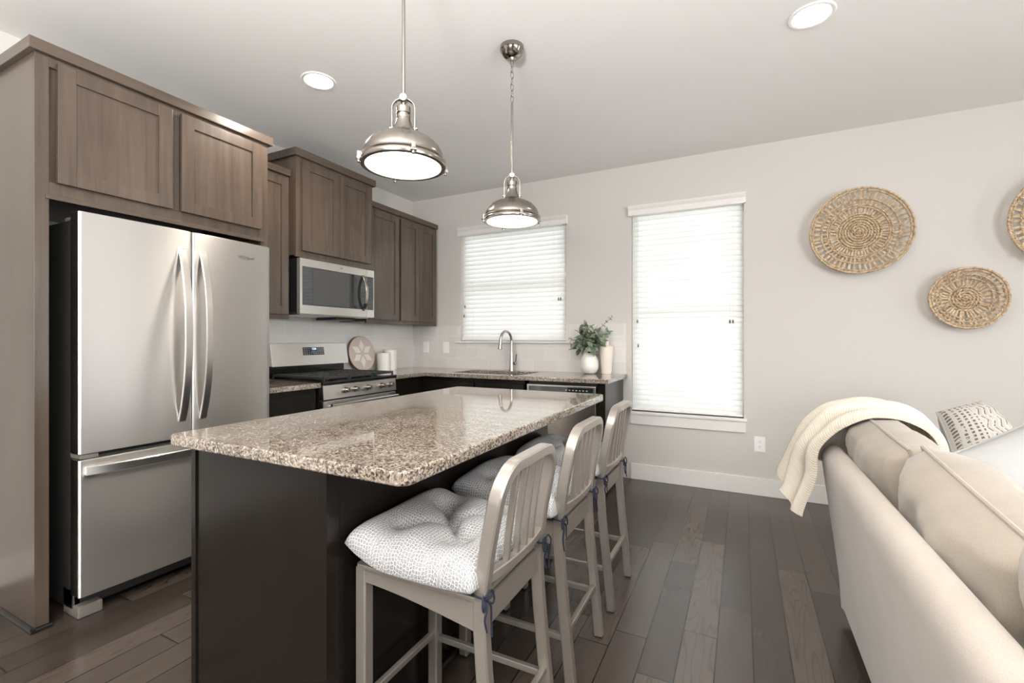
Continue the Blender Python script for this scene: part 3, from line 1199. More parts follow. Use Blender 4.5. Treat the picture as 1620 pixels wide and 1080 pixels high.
# ------------------------------------------------------------------ countertops, sink, faucet
CT0, CT1 = 0.880, 0.914
single('countertop', add_prism(newbm(), rounded(0.010, -2.200, 0.655, -1.809, 0.008, 3), CT0, CT1, 0.004), M['granite'], (0.33, -2.0, CT0),
       'small granite countertop between the refrigerator and the range', 'countertop', 'granite countertops')
SKX0, SKX1, SKY0, SKY1 = 0.880, 1.600, -0.545, -0.145
xs = [0.010, 0.662, SKX0, SKX1, 2.372]
ys = [-1.042, -0.668, SKY0, SKY1, -0.009]
mask = [[1, 0, 0, 0], [1, 1, 1, 1], [1, 1, 0, 1], [1, 1, 1, 1]]
single('countertop', add_gridslab(newbm(), xs, ys, mask, CT0, CT1, 0.005), M['granite'], (1.2, -0.33, CT0),
       'L-shaped granite countertop with the sink under the wide window', 'countertop', 'granite countertops')
o = thing('kitchen_sink', 'stainless undermount sink set into the back counter', 'sink', (1.24, -0.345, 0.70))
bm = newbm()
add_gridslab(bm, [SKX0 - 0.012, SKX0, 1.225, 1.245, SKX1, SKX1 + 0.012], [SKY0 - 0.012, SKY0, SKY1, SKY1 + 0.012],
             [[1, 1, 1, 1, 1], [1, 0, 1, 0, 1], [1, 1, 1, 1, 1]], 0.690, 0.879)
add_box(bm, (SKX0 - 0.012, SKY0 - 0.012, 0.680), (SKX1 + 0.012, SKY1 + 0.012, 0.690))
part('basin', bm, M['steel_h'], o)
for cx in (1.05, 1.42):
    bm = newbm()
    add_lathe(bm, [(0.045, 0.6905), (0.04, 0.693), (0.02, 0.6915), (0, 0.6915)], 24, (cx, -0.345, 0))
    part('drain', bm, M['chrome'], o)
FX, FYY = 1.272, -0.088
o = thing('faucet', 'pull-down gooseneck faucet behind the sink', 'faucet', (FX, FYY, CT1))
bm = newbm()
add_lathe(bm, [(0.028, 0.9142), (0.028, 0.920), (0.024, 0.928), (0.0215, 0.96), (0.0185, 1.02), (0.0150, 1.10)], 28, (FX, FYY, 0))
part('base', bm, M['pewter'], o)
bm = newbm()
R_ = 0.094
pts = [(FX, FYY, 1.095), (FX, FYY, 1.16), (FX, FYY, 1.195)]
for i in range(1, 15):
    a = PI * i / 14 * 0.93
    pts.append((FX - 0.02 * (1 - math.cos(a)) / 2, FYY - R_ + R_ * math.cos(a), 1.195 + R_ * 1.05 * math.sin(a)))
tube(bm, smoothpath(pts, 2), 0.0128, 16)
part('spout', bm, M['pewter'], o)
e = Vector(pts[-1])
bm = newbm()
dv = Vector((-0.01, -0.14, -0.99)).normalized()
add_cyl(bm, e - dv * 0.01, e + dv * 0.055, 0.0145, 20, 0.017, bev=0.002)
add_cyl(bm, e + dv * 0.055, e + dv * 0.095, 0.017, 20, 0.0205, bev=0.003)
part('spray_head', bm, M['pewter'], o)
bm = newbm()
add_cyl(bm, (FX + 0.012, FYY, 0.985), (FX + 0.052, FYY - 0.004, 0.985), 0.0135, 18, bev=0.002)
sweep(bm, [(FX + 0.044, FYY - 0.003, 0.99), (FX + 0.052, FYY - 0.006, 1.03), (FX + 0.060, FYY - 0.012, 1.075)], rect(0.008, 0.014, 0.002), A=(1, 0, 0))
part('lever', bm, M['pewter'], o)


# ------------------------------------------------------------------ wall plates
def wall_plate(label, name, cat, x0, x1, z0, z1, y, kind):
    o = thing(name, label, cat, ((x0 + x1) / 2, y, z0), 'white wall plates')
    part('cover_plate', box((x0, y, z0), (x1, y - 0.006, z1), 0.0025), M['white_plastic'], o)
    xm, zm = (x0 + x1) / 2, (z0 + z1) / 2
    if kind == 'outlet':
        for s in (-1, 1):
            bm = newbm()
            add_lathe(bm, [(0.0168, 0), (0.0168, 0.0022), (0, 0.0024)], 24, (xm, y - 0.006, zm + s * 0.0195), Matrix.Rotation(PI / 2, 4, 'X'))
            soc = part('socket', bm, M['white_plastic'], o)
            bm = newbm()
            for dx_ in (-0.006, 0.006):
                add_box(bm, (xm + dx_ - 0.001, y - 0.0080, zm + s * 0.0195 + 0.0), (xm + dx_ + 0.001, y - 0.0088, zm + s * 0.0195 + 0.008))
            add_cyl(bm, (xm, y - 0.0080, zm + s * 0.0195 - 0.006), (xm, y - 0.0088, zm + s * 0.0195 - 0.006), 0.0022, 10)
            part('slots', bm, M['black_plastic'], soc)
    else:
        part('rocker', box((xm - 0.0165, y - 0.005, zm - 0.033), (xm + 0.0165, y - 0.0085, zm + 0.033), 0.002), M['white_plastic'], o)
        bm = newbm()
        for s in (-1, 1):
            add_cyl(bm, (xm, y - 0.0055, zm + s * 0.048), (xm, y - 0.007, zm + s * 0.048), 0.0028, 10)
        part('screws', bm, M['white_plastic'], o)
    return o


wall_plate('white rocker plate on the tile nearest the wall corner', 'light_switch', 'switch', 0.155, 0.229, 1.073, 1.190, -TB, 'rocker')
wall_plate('white rocker plate on the tile beside the wide window sill', 'light_switch', 'switch', 0.418, 0.494, 1.073, 1.190, -TB, 'rocker')
wall_plate('white duplex outlet low on the wall right of the tall window', 'wall_outlet', 'outlet', 3.357, 3.433, 0.340, 0.458, 0.0, 'outlet')

# ------------------------------------------------------------------ island
IX0, IX1, IY0, IY1 = 1.655, 2.275, -3.200, -1.620
o = thing('kitchen_island', 'dark kitchen island base with paneled end', 'island', (1.97, -2.4, 0))
bm = newbm()
add_box(bm, (IX0 + 0.03, IY0 + 0.02, 0.10), (IX1 - 0.012, IY1 - 0.005, 0.879))
add_box(bm, (IX0 + 0.08, IY0 + 0.02, 0.0), (IX1 - 0.012, IY1 - 0.005, 0.10))
part('cabinet_box', bm, M['shaded_wood'], o)
bm = newbm()
add_box(bm, (IX0 + 0.026, IY0 + 0.004, 0), (IX1 - 0.04, IY0 + 0.022, 0.879), 0.001)
part('end_panel', bm, M['shaded_wood'], o)
bm = newbm()
add_box(bm, (IX0, IY0 - 0.002, 0), (IX0 + 0.024, IY0 + 0.04, 0.879), 0.002)
part('corner_stile', bm, M['shaded_wood'], o)
bm = newbm()
add_box(bm, (IX1 - 0.038, IY0, 0), (IX1, IY0 + 0.045, 0.879), 0.002)
part('corner_post', bm, M['shaded_wood'], o)
for (a, b) in ((IY0 + 0.047, -2.402), (-2.398, IY1)):
    bm = newbm()
    add_box(bm, (IX1 - 0.013, a, 0), (IX1 - 0.002, b, 0.879), 0.001)
    part('back_panel', bm, M['shaded_wood'], o)
for k in range(3):
    a = IY0 + 0.05 + k * 0.505
    part('door', shaker(lambda u, v, w: (IX0 + 0.029 - w, u, v), a, 0.12, a + 0.49, 0.70), M['shaded_wood'], o)
    part('drawer', box((IX0 + 0.029, a, 0.715), (IX0 + 0.010, a + 0.49, 0.855), 0.003), M['shaded_wood'], o)
bm = newbm()
q = [(0, 0), (0.016, 0), (0.015, 0.006), (0.011, 0.012), (0.005, 0.016), (0, 0.017)]
add_prism(bm, [(IX1 + 0.0005 + a, b) for a, b in q], IY0 - 0.016, IY1, axis='Y')
add_prism(bm, [(IY0 - 0.0025 - a, b) for a, b in q], IX0, IX1 + 0.016, axis='X')
part('shoe_molding', bm, M['shaded_wood'], o)
single('countertop', add_prism(newbm(), rounded(1.630, -3.262, 2.592, -1.578, 0.032, 6), 0.8795, 0.9145, 0.006, 3), M['granite'], (2.11, -2.42, 0.879),
       'large granite countertop on the island, polished and speckled', 'countertop', 'granite countertops')

# ------------------------------------------------------------------ bar stools (local frame: front at x = 0, sitter faces -x)
ST_Y = [-2.935, -2.405, -1.872]
ST_X = 2.297
HWD = 0.186


def backx(z):
    pts = [(0.0, 0.452), (0.12, 0.441), (0.25, 0.427), (0.40, 0.412), (0.50, 0.405), (0.585, 0.404), (0.70, 0.420), (0.80, 0.440), (0.93, 0.466)]
    for (z0, x0), (z1, x1) in zip(pts, pts[1:]):
        if z <= z1:
            s = (z - z0) / (z1 - z0)
            return x0 + (x1 - x0) * s
    return pts[-1][1]


ox, oy = ST_X, ST_Y[0]
stool_labels = ['brushed metal bar stool nearest the camera, at the near end of the island',
                'middle one of the three brushed metal bar stools at the island',
                'brushed metal bar stool farthest from the camera, near the tall window']
stool = thing('bar_stool', stool_labels[0], 'stool', (ox, oy, 0), 'slat-back metal counter stools along the island')
SEC = rect(0.036, 0.031, 0.004)
SZ = 0.588


def P_(x, y, z):
    return (ox + x, oy + y, z)


# seat pan
bm = newbm()
add_prism(bm, [(ox + a, oy + b) for a, b in rounded(0.002, -HWD, 0.402, HWD, 0.012, 3)], SZ - 0.016, SZ, 0.004)
part('seat', bm, M['alu'], stool)
for s in (-1, 1):
    bm = newbm()
    n = 10
    top = [(ox + 0.03 + 0.37 * i / n, SZ - 0.014) for i in range(n + 1)]
    low = [(ox + 0.03 + 0.37 * i / n, SZ - 0.048 - 0.040 * (i / n) ** 1.6) for i in range(n + 1)]
    y1 = oy + s * (HWD - 0.003)
    add_prism(bm, top + low[::-1], y1, y1 - s * 0.022, 0.001, 1, axis='Y')
    part('side_apron', bm, M['alu'], stool)
part('front_apron', box(P_(0.006, -HWD + 0.03, SZ - 0.050), P_(0.028, HWD - 0.03, SZ - 0.014), 0.002), M['alu'], stool)
part('rear_apron', box(P_(0.394, -HWD + 0.03, SZ - 0.085), P_(0.412, HWD - 0.03, SZ - 0.018), 0.002), M['alu'], stool)
for s in (-1, 1):
    bm = newbm()
    yl = oy + s * (HWD - 0.018)
    sweep(bm, [(ox + 0.019, yl, 0.008), (ox + 0.019, yl, 0.3), (ox + 0.019, yl, SZ - 0.012)], rect(0.036, 0.036, 0.004), A=(1, 0, 0))
    lg = part('leg', bm, M['alu'], stool)
    part('foot_glide', box((ox + 0.004, yl - 0.014, 0), (ox + 0.034, yl + 0.014, 0.009), 0.002), M['rubber'], lg)
    bm = newbm()
    yl = oy + s * (HWD - 0.0155)
    zz = [0.008 + 0.592 * i / 12 for i in range(13)]
    sweep(bm, [(ox + backx(z), yl, z) for z in zz], SEC, A=(1, 0, 0))
    lg = part('leg', bm, M['alu'], stool)
    part('foot_glide', box((ox + backx(0) - 0.014, yl - 0.012, 0), (ox + backx(0) + 0.014, yl + 0.012, 0.009), 0.002), M['rubber'], lg)
# hoop
bm = newbm()
yo = HWD - 0.0155
TOP, RR = 0.898, 0.082
path = []
for i in range(9):
    path.append((-yo, 0.600 + (TOP - RR - 0.600) * i / 8))
for i in range(1, 9):
    a = PI - PI / 2 * i / 8
    path.append((-yo + RR + RR * math.cos(a), TOP - RR + RR * math.sin(a)))
for i in range(1, 6):
    path.append((-yo + RR + (2 * yo - 2 * RR) * i / 6, TOP))
left = [p for p in path if p[0] < 0]
right = [(-y, z) for y, z in left[::-1]]
mid = [(0.0, TOP)]
full = left + mid + right
sweep(bm, [P_(backx(z), y, z) for y, z in full], SEC, A=(1, 0, 0))
part('back_frame', bm, M['alu'], stool)
for yy in (-0.078, -0.026, 0.026, 0.078):
    bm = newbm()
    bow = lambda y: 0.016 * (1 - (y / yo) ** 2)
    zz = [0.640 + (TOP - 0.012 - 0.640) * i / 8 for i in range(9)]
    sweep(bm, [P_(backx(z) + bow(yy) * (1 - i / 8), yy, z) for i, z in enumerate(zz)], rect(0.017, 0.013, 0.002), A=(1, 0, 0))
    part('slat', bm, M['alu'], stool)
bm = newbm()
cr = [(-yo + 0.008) + (2 * yo - 0.016) * i / 14 for i in range(15)]
sweep(bm, [P_(backx(0.628) + 0.016 * (1 - (y / yo) ** 2), y, 0.628) for y in cr], rect(0.026, 0.026, 0.003), A=(1, 0, 0))
part('cross_rail', bm, M['alu'], stool)
for (a, b) in ((P_(0.019, -HWD + 0.03, 0.200), P_(0.019, HWD - 0.03, 0.200)), (P_(backx(0.205), -HWD + 0.03, 0.205), P_(backx(0.205), HWD - 0.03, 0.205)),
               (P_(0.03, -HWD + 0.018, 0.185), P_(backx(0.185) - 0.012, -HWD + 0.016, 0.185)), (P_(0.03, HWD - 0.018, 0.185), P_(backx(0.185) - 0.012, HWD - 0.016, 0.185))):
    bm = newbm()
    a, b = Vector(a), Vector(b)
    sweep(bm, [a, (a + b) / 2, b], rect(0.020, 0.018, 0.002), A=(0, 0, 1))
    part('stretcher', bm, M['alu'], stool)
for i in (1, 2):
    dup(stool, (0, ST_Y[i] - ST_Y[0], 0), stool_labels[i])


# ------------------------------------------------------------------ stool cushions
def tufted(cx, cy, z0, wx, wy, th, seed, lift):
    rnd = random.Random(seed)
    bm = newbm()
    uvl = bm.loops.layers.uv.new('UVMap')
    n = 44
    tufts = [(-0.42, -0.42), (0.42, -0.42), (-0.42, 0.42), (0.42, 0.42), (0, 0)]
    ph = [rnd.uniform(0, 6.28) for _ in range(6)]

    def pt(i, j, side):
        u, v = -1 + 2 * i / n, -1 + 2 * j / n
        # corners pulled out a bit, sides drawn in
        rc = 1 - 0.05 * (u * u * v * v) ** 1.5
        su = (1 - 0.035 * (1 - v * v)) * rc
        sv = (1 - 0.035 * (1 - u * u)) * rc
        x = cx + u * wx / 2 * su
        y = cy + v * wy / 2 * sv
        e = max(0.0, (1 - abs(u) ** 3.2)) * max(0.0, (1 - abs(v) ** 3.2))
        prof = e ** 0.34
        dent = 0
        for (a, b) in tufts:
            r2 = (u - a) ** 2 + (v - b) ** 2
            dent += 0.80 * math.exp(-r2 / 0.012) + 0.40 * math.exp(-r2 / 0.08)
        # creases between neighbouring tufts
        cre = 0
        for (a, b) in tufts[:4]:
            L = math.hypot(a, b)
            tt = max(0, min(1, (u * a + v * b) / (L * L)))
            dd = math.hypot(u - a * tt, v - b * tt)
            cre = max(cre, 0.55 * math.exp(-(dd / 0.055) ** 2))
        lump = 0.10 * math.sin(5 * u + ph[0]) * math.sin(4 * v + ph[1]) + 0.06 * math.sin(9 * u + 4 * v + ph[2])
        h = max(0.06, 1 - min(0.9, dent) - cre + lump)
        zb = z0 + 0.012 + 0.55 * lift * max(0, -u - 0.35) ** 1.3 + 0.010 * (abs(u * v) ** 2)
        if side > 0:
            z = zb + 0.014 + prof * (th - 0.018) * (0.30 + 0.70 * h) - 0.006 * (1 - prof)
        else:
            z = zb + 0.018 - 0.022 * prof ** 0.6 - 0.010 * (1 - prof)
            z = max(z, z0 + 0.001)
        return Vector((x, y, z)), (u * wx / 2 + 0.5, v * wy / 2 + 0.5)
    grid = {}
    for side in (1, -1):
        for i in range(n + 1):
            for j in range(n + 1):
                edge = i in (0, n) or j in (0, n)
                key = (i, j, 0 if edge else side)
                if key not in grid:
                    p, uv = pt(i, j, side)
                    grid[key] = (bm.verts.new(p), uv)
        # printed cloth: the print follows the surface, so measure along it
        def at(a, b):
            return grid[(a, b, 0 if (a in (0, n) or b in (0, n)) else side)][0].co
        UU, VV = {}, {}
        h2 = n // 2
        for b in range(n + 1):
            UU[(h2, b)] = 0.0
            VV[(b, h2)] = 0.0
            for a in range(h2, n):
                UU[(a + 1, b)] = UU[(a, b)] + (at(a + 1, b) - at(a, b)).length
                VV[(b, a + 1)] = VV[(b, a)] + (at(b, a + 1) - at(b, a)).length
            for a in range(h2, 0, -1):
                UU[(a - 1, b)] = UU[(a, b)] - (at(a - 1, b) - at(a, b)).length
                VV[(b, a - 1)] = VV[(b, a)] - (at(b, a - 1) - at(b, a)).length
        for i in range(n):
            for j in range(n):
                ks = [(i, j), (i + 1, j), (i + 1, j + 1), (i, j + 1)]
                if side < 0:
                    ks = ks[::-1]
                vv = [grid[(a, b, 0 if (a in (0, n) or b in (0, n)) else side)] for a, b in ks]
                f = bm.faces.new([v[0] for v in vv])
                for lp, kk in zip(f.loops, ks):
                    lp[uvl].uv = (UU[kk] + 0.5, VV[kk] + 0.5)
    bmesh.ops.recalc_face_normals(bm, faces=bm.faces)
    return bm


cush_labels = ['grey honeycomb-print tufted seat cushion on the stool nearest the camera',
               'grey honeycomb-print tufted seat cushion on the middle stool',
               'grey honeycomb-print tufted seat cushion on the farthest stool, by the tall window']
for k, sy in enumerate(ST_Y):
    cxx, wx = ST_X + 0.200, 0.430
    o = single('seat_cushion', tufted(cxx, sy + (0.004, -0.006, 0.0)[k], SZ, wx, 0.470, 0.106, 11 + k, 0.12), M['honey'],
               (cxx, sy, SZ), cush_labels[k], 'cushion', 'tied seat cushions on the bar stools', angle=180)
    rnd = random.Random(40 + k)
    for s in (-1, 1):
        bm = newbm()
        yl = sy + s * (HWD - 0.0155)
        zt = 0.598
        xb = ST_X + backx(zt)
        hx, hy = 0.0215, 0.0190
        loop = [(xb - 0.03, yl - s * 0.024, zt + 0.012), (xb - hx, yl - hy, zt + 0.002), (xb + hx, yl - hy, zt - 0.004), (xb + hx, yl + hy, zt - 0.004), (xb - hx, yl + hy, zt + 0.002), (xb - hx - 0.008, yl - s * 0.02, zt + 0.010)]
        tube(bm, smoothpath(loop, 4), 0.0026, 6)
        kx, ky, kz = xb + hx + 0.003, yl - hy * 0.2, zt - 0.003
        if s < 0:
            kx, ky = xb + hx * 0.9, yl - hy
        add_lathe(bm, [(0, -0.005), (0.005, -0.003), (0.006, 0), (0.005, 0.003), (0, 0.005)], 10, (kx + 0.002, ky - 0.002, kz))
        for q_ in (1, -1):
            w = rnd.uniform(0.026, 0.036)
            lp = [(kx, ky, kz), (kx + 0.004, ky + q_ * w * 0.6, kz + 0.012), (kx + 0.008, ky + q_ * w, kz - 0.006), (kx + 0.008, ky + q_ * w * 0.7, kz - 0.020), (kx, ky, kz)]
            tube(bm, smoothpath(lp, 5), 0.0025, 6)
            L = rnd.uniform(0.06, 0.10)
            tl = [(kx, ky, kz), (kx + 0.010, ky + q_ * 0.010, kz - 0.02), (kx + 0.008, ky + q_ * 0.016, kz - L * 0.6), (kx + 0.012, ky + q_ * 0.012, kz - L)]
            tube(bm, smoothpath(tl, 5), 0.0026, 6)
        part('tie', bm, M['navy'], o, label='navy cord tie')

# ------------------------------------------------------------------ pendants
PX = 2.200
PZ = 1.832


def pendant(px_, py_, label, rotz):
    o = thing('pendant_light', label, 'lamp', (px_, py_, PZ), 'nickel dome pendants over the island')
    c = (px_, py_, 0)
    bm = newbm()
    z = PZ
    prof = [(0.139, z + 0.016), (0.141, z + 0.030), (0.137, z + 0.045), (0.126, z + 0.064), (0.108, z + 0.083), (0.086, z + 0.097), (0.062, z + 0.107),
            (0.046, z + 0.113), (0.040, z + 0.122), (0.033, z + 0.136), (0.027, z + 0.152), (0.0235, z + 0.166), (0.0235, z + 0.168)]
    inner = [(r - 0.003, zz - 0.002) for r, zz in prof[::-1]]
    add_lathe(bm, [(0, z + 0.170)] + prof[::-1] + [(0.134, z + 0.014), (0.132, z + 0.030)], 120, c, cap=False)
    # pressed flutes
    for v in bm.verts:
        d_ = Vector((v.co.x - px_, v.co.y - py_))
        h = (v.co.z - z - 0.045) / 0.07
        if 0 < h < 1:
            a = math.atan2(d_.y, d_.x)
            k = 1 + 0.016 * math.cos(20 * a) * math.sin(PI * h)
            v.co.x, v.co.y = px_ + d_.x * k, py_ + d_.y * k
    part('lamp_shade', bm, M['nickel'], o, angle=50)
    bm = newbm()
    add_lathe(bm, [(0.132, z - 0.004), (0.147, z - 0.004), (0.150, z + 0.002), (0.149, z + 0.010), (0.146, z + 0.014), (0.149, z + 0.018), (0.146, z + 0.024), (0.134, z + 0.024), (0.132, z + 0.018), (0.132, z - 0.004)], 64, c, cap=False)
    ring = part('rim', bm, M['nickel'], o)
    bm = newbm()
    add_lathe(bm, [(0, z - 0.008), (0.06, z - 0.006), (0.11, z - 0.002), (0.1315, z + 0.004), (0.1315, z + 0.008), (0, z + 0.008)], 48, c)
    part('lens', bm, M['lens'], o)
    bm = newbm()
    add_lathe(bm, [(0.0245, z + 0.166), (0.0245, z + 0.176), (0.021, z + 0.178), (0.021, z + 0.182), (0.0245, z + 0.184), (0.0245, z + 0.205), (0.022, z + 0.208), (0, z + 0.208)], 28, c)
    part('socket_cap', bm, M['nickel'], o)
    bm = newbm()
    add_cyl(bm, (px_, py_, z + 0.207), (px_, py_, z + 0.232), 0.006, 14)
    add_lathe(bm, [(0, z + 0.226), (0.009, z + 0.228), (0.013, z + 0.238), (0.009, z + 0.250), (0, z + 0.252)], 20, c)
    ca, sa = math.cos(rotz), math.sin(rotz)
    add_cyl(bm, (px_ - 0.014 * sa * 1.0, py_ + 0.014 * ca, z + 0.238), (px_ + 0.014 * sa, py_ - 0.014 * ca, z + 0.238), 0.0145, 20, bev=0.002)
    part('swivel_joint', bm, M['chrome'], o)
    bm = newbm()
    hw = 0.040
    yk = [(-hw, 0.120), (-hw, 0.17), (-hw, 0.200)] + [(-hw * math.cos(PI * i / 10), 0.200 + 0.036 * math.sin(PI * i / 10)) for i in range(1, 10)] + [(hw, 0.200), (hw, 0.17), (hw, 0.120)]
    sweep(bm, [(px_ + a * ca, py_ + a * sa, z + b) for a, b in yk], rect(0.016, 0.0032, 0.0008), A=(-sa, ca, 0))
    for s in (-1, 1):
        add_cyl(bm, (px_ + s * (hw - 0.016) * ca, py_ + s * (hw - 0.016) * sa, z + 0.132), (px_ + s * (hw + 0.010) * ca, py_ + s * (hw + 0.010) * sa, z + 0.132), 0.0055, 12, bev=0.001)
    part('yoke', bm, M['chrome'], o)
    for k in range(4):
        a = rotz + 0.35 + k * PI / 2
        bm = newbm()
        R3 = Matrix.Translation((px_, py_, 0)) @ Matrix.Rotation(a, 4, 'Z')
        sub = newbm()
        add_box(sub, (0.143, -0.007, z - 0.002), (0.158, 0.007, z + 0.026), 0.002)
        add_cyl(sub, (0.155, -0.010, z + 0.002), (0.155, 0.010, z + 0.002), 0.0065, 12, bev=0.001)
        add_cyl(sub, (0.152, 0, z - 0.012), (0.152, 0, z + 0.004), 0.006, 12, bev=0.001)
        bmesh.ops.transform(sub, matrix=R3, verts=sub.verts)
        bm.free()
        part('clamp', sub, M['chrome'], o)
    bm = newbm()
    add_cyl(bm, (px_, py_, z + 0.250), (px_, py_, 2.455), 0.0058, 14)
    part('rod', bm, M['nickel'], o)
    bm = newbm()
    zc = 2.452
    n = 7
    L = (2.672 - zc) / n
    for i in range(n):
        z0, z1 = zc + i * L - 0.004, zc + (i + 1) * L + 0.004
        hh, ww = (z1 - z0) / 2, 0.0075
        pts = []
        for j in range(16):
            a = 2 * PI * j / 16
            sx = ww * math.copysign(abs(math.cos(a)) ** 0.6, math.cos(a))
            sz_ = hh * math.copysign(abs(math.sin(a)) ** 0.7, math.sin(a))
            b = rotz + 0.5 + (PI / 2 if i % 2 else 0)
            pts.append((px_ + sx * math.cos(b), py_ + sx * math.sin(b), (z0 + z1) / 2 + sz_))
        tube(bm, pts, 0.0018, 6, closed=True)
    part('chain', bm, M['chrome'], o)
    bm = newbm()
    add_lathe(bm, [(0, 2.672), (0.008, 2.672), (0.012, 2.682), (0.036, 2.686), (0.052, 2.700), (0.058, 2.716), (0.062, 2.720), (0.062, 2.7398), (0, 2.7398)], 40, c)
    part('canopy', bm, M['chrome'], o)
    return o


pendant(PX, -2.795, 'nickel dome pendant hanging nearest the camera over the island', 0.55)
pendant(PX, -1.935, 'nickel dome pendant hanging farther away, in front of the wide window', 0.42)


def downlight(x, y, label, power):
    o = thing('ceiling_downlight', label, 'light', (x, y, CEIL), 'recessed ceiling downlights')
    bm = newbm()
    add_lathe(bm, [(0.078, CEIL - 0.0005), (0.078, CEIL - 0.004), (0.083, CEIL - 0.007), (0.094, CEIL - 0.006), (0.099, CEIL - 0.0005)], 48, (x, y, 0), cap=False)
    bm.faces.ensure_lookup_table()
    part('trim_ring', bm, M['white_plastic'], o)
    bm = newbm()
    add_lathe(bm, [(0, CEIL - 0.0055), (0.077, CEIL - 0.0045), (0.077, CEIL - 0.001), (0, CEIL - 0.001)], 40, (x, y, 0))
    part('lens', bm, M['downlight'], o)
    ld = bpy.data.lights.new('downlight_beam', 'SPOT')
    ld.energy, ld.color = power, (1, 0.90, 0.79)
    ld.spot_size, ld.spot_blend, ld.shadow_soft_size = math.radians(165), 0.6, 0.07
    lo = bpy.data.objects.new('downlight_beam', ld)
    COL.objects.link(lo)
    lo.parent = o
    lo.location = (0, 0, -0.012)


downlight(1.04, -2.163, 'round recessed downlight in the ceiling near the cabinets', 38)
downlight(3.565, -1.517, 'round recessed downlight in the ceiling toward the sofa', 8)


# added lamp body, out of view, around the fill light set further up
o = thing('added_floor_lamp', 'added floor lamp with an upturned bowl around the ceiling fill light, unseen behind the camera', 'lamp', (3.0, -5.15, 0))
bm = newbm()
add_lathe(bm, [(0, 0), (0.15, 0), (0.15, 0.012), (0.13, 0.02), (0.02, 0.03), (0, 0.03)], 32, (3.0, -5.15, 0))
part('base', bm, M['nickel'], o)
bm = newbm()
add_cyl(bm, (3.0, -5.15, 0.03), (3.0, -5.15, 1.385), 0.013, 16)
part('pole', bm, M['nickel'], o)
bm = newbm()
add_lathe(bm, [(0, 1.38), (0.04, 1.383), (0.16, 1.41), (0.25, 1.455), (0.285, 1.50), (0.278, 1.50), (0.245, 1.462), (0.155, 1.418), (0, 1.39)], 40, (3.0, -5.15, 0))
part('lamp_shade', bm, M['white_plastic'], o)

# ------------------------------------------------------------------ things on the counter
def basket(label, cx, cz, R, seed, rings_in, spoke_n, coil):
    rnd = random.Random(seed)
    o = thing('wall_basket', label, 'basket', (cx, 0, cz), 'woven seagrass baskets on the wall')
    rim_y, hub_y = -0.075, -0.018

    def ypos(r):
        s = max(0.0, (r / R - coil) / (1 - coil))
        return hub_y + (rim_y - hub_y) * (s ** 1.15)

    def ring(bm, r, tr, strands, y, pitch):
        n = max(64, int(2 * PI * r / 0.009))
        m = max(3, int(2 * PI * r / pitch))
        for k in range(strands):
            pts = []
            for i in range(n):
                a = 2 * PI * i / n
                ph = m * a + 2 * PI * k / strands
                wob = 1 + 0.008 * math.sin(3 * a + seed)
                rr = r * wob + tr * 0.6 * math.cos(ph)
                pts.append((cx + rr * math.cos(a), y - tr * 0.75 * math.sin(ph), cz + rr * math.sin(a)))
            sweep(bm, pts, circ(tr * 0.8, 5), A=(0, 1, 0), closed=True)

    bm = newbm()
    rc = coil * R
    k = 0
    r = 0.010
    while r < rc:
        ring(bm, r, 0.0070, 2, hub_y + 0.002 * math.sin(k * 2.1), 0.042)
        r += 0.0172
        k += 1
    part('woven_center', bm, M['seagrass'], o)
    bm = newbm()
    for f in rings_in:
        ring(bm, R * f, 0.0058, 2, ypos(R * f) - 0.003, 0.036)
    part('woven_bands', bm, M['seagrass'], o)
    bm = newbm()
    ring(bm, R - 0.004, 0.0065, 3, rim_y, 0.045)
    ring(bm, R - 0.019, 0.0060, 2, rim_y + 0.006, 0.040)
    part('rim', bm, M['seagrass'], o)
    bm = newbm()
    for i in range(spoke_n):
        a = 2 * PI * (i + rnd.uniform(-0.18, 0.18)) / spoke_n
        for q in (-1, 1):
            pts = []
            for j in range(7):
                rr = rc - 0.01 + (R - 0.012 - rc + 0.01) * j / 6
                aa = a + q * 0.22 * PI / spoke_n
                pts.append((cx + rr * math.cos(aa), ypos(rr) + 0.001 * q, cz + rr * math.sin(aa)))
            w = 0.0042 * (1 + rnd.uniform(-0.2, 0.2))
            sweep(bm, pts, rect(0.0035, w * 2, 0.001), A=(0, 1, 0))
    part('spokes', bm, M['seagrass'], o)


basket('large round woven basket hanging highest, right of the tall window', 4.020, 1.985, 0.303, 3, (0.585, 0.63, 0.755), 52, 0.47)
basket('smaller round woven basket hanging lower, above the sofa', 4.592, 1.487, 0.200, 5, (0.66, 0.78), 38, 0.46)
basket('round woven basket cut off by the right edge of the photo', 5.080, 1.965, 0.305, 9, (0.60, 0.645, 0.77), 44, 0.46)

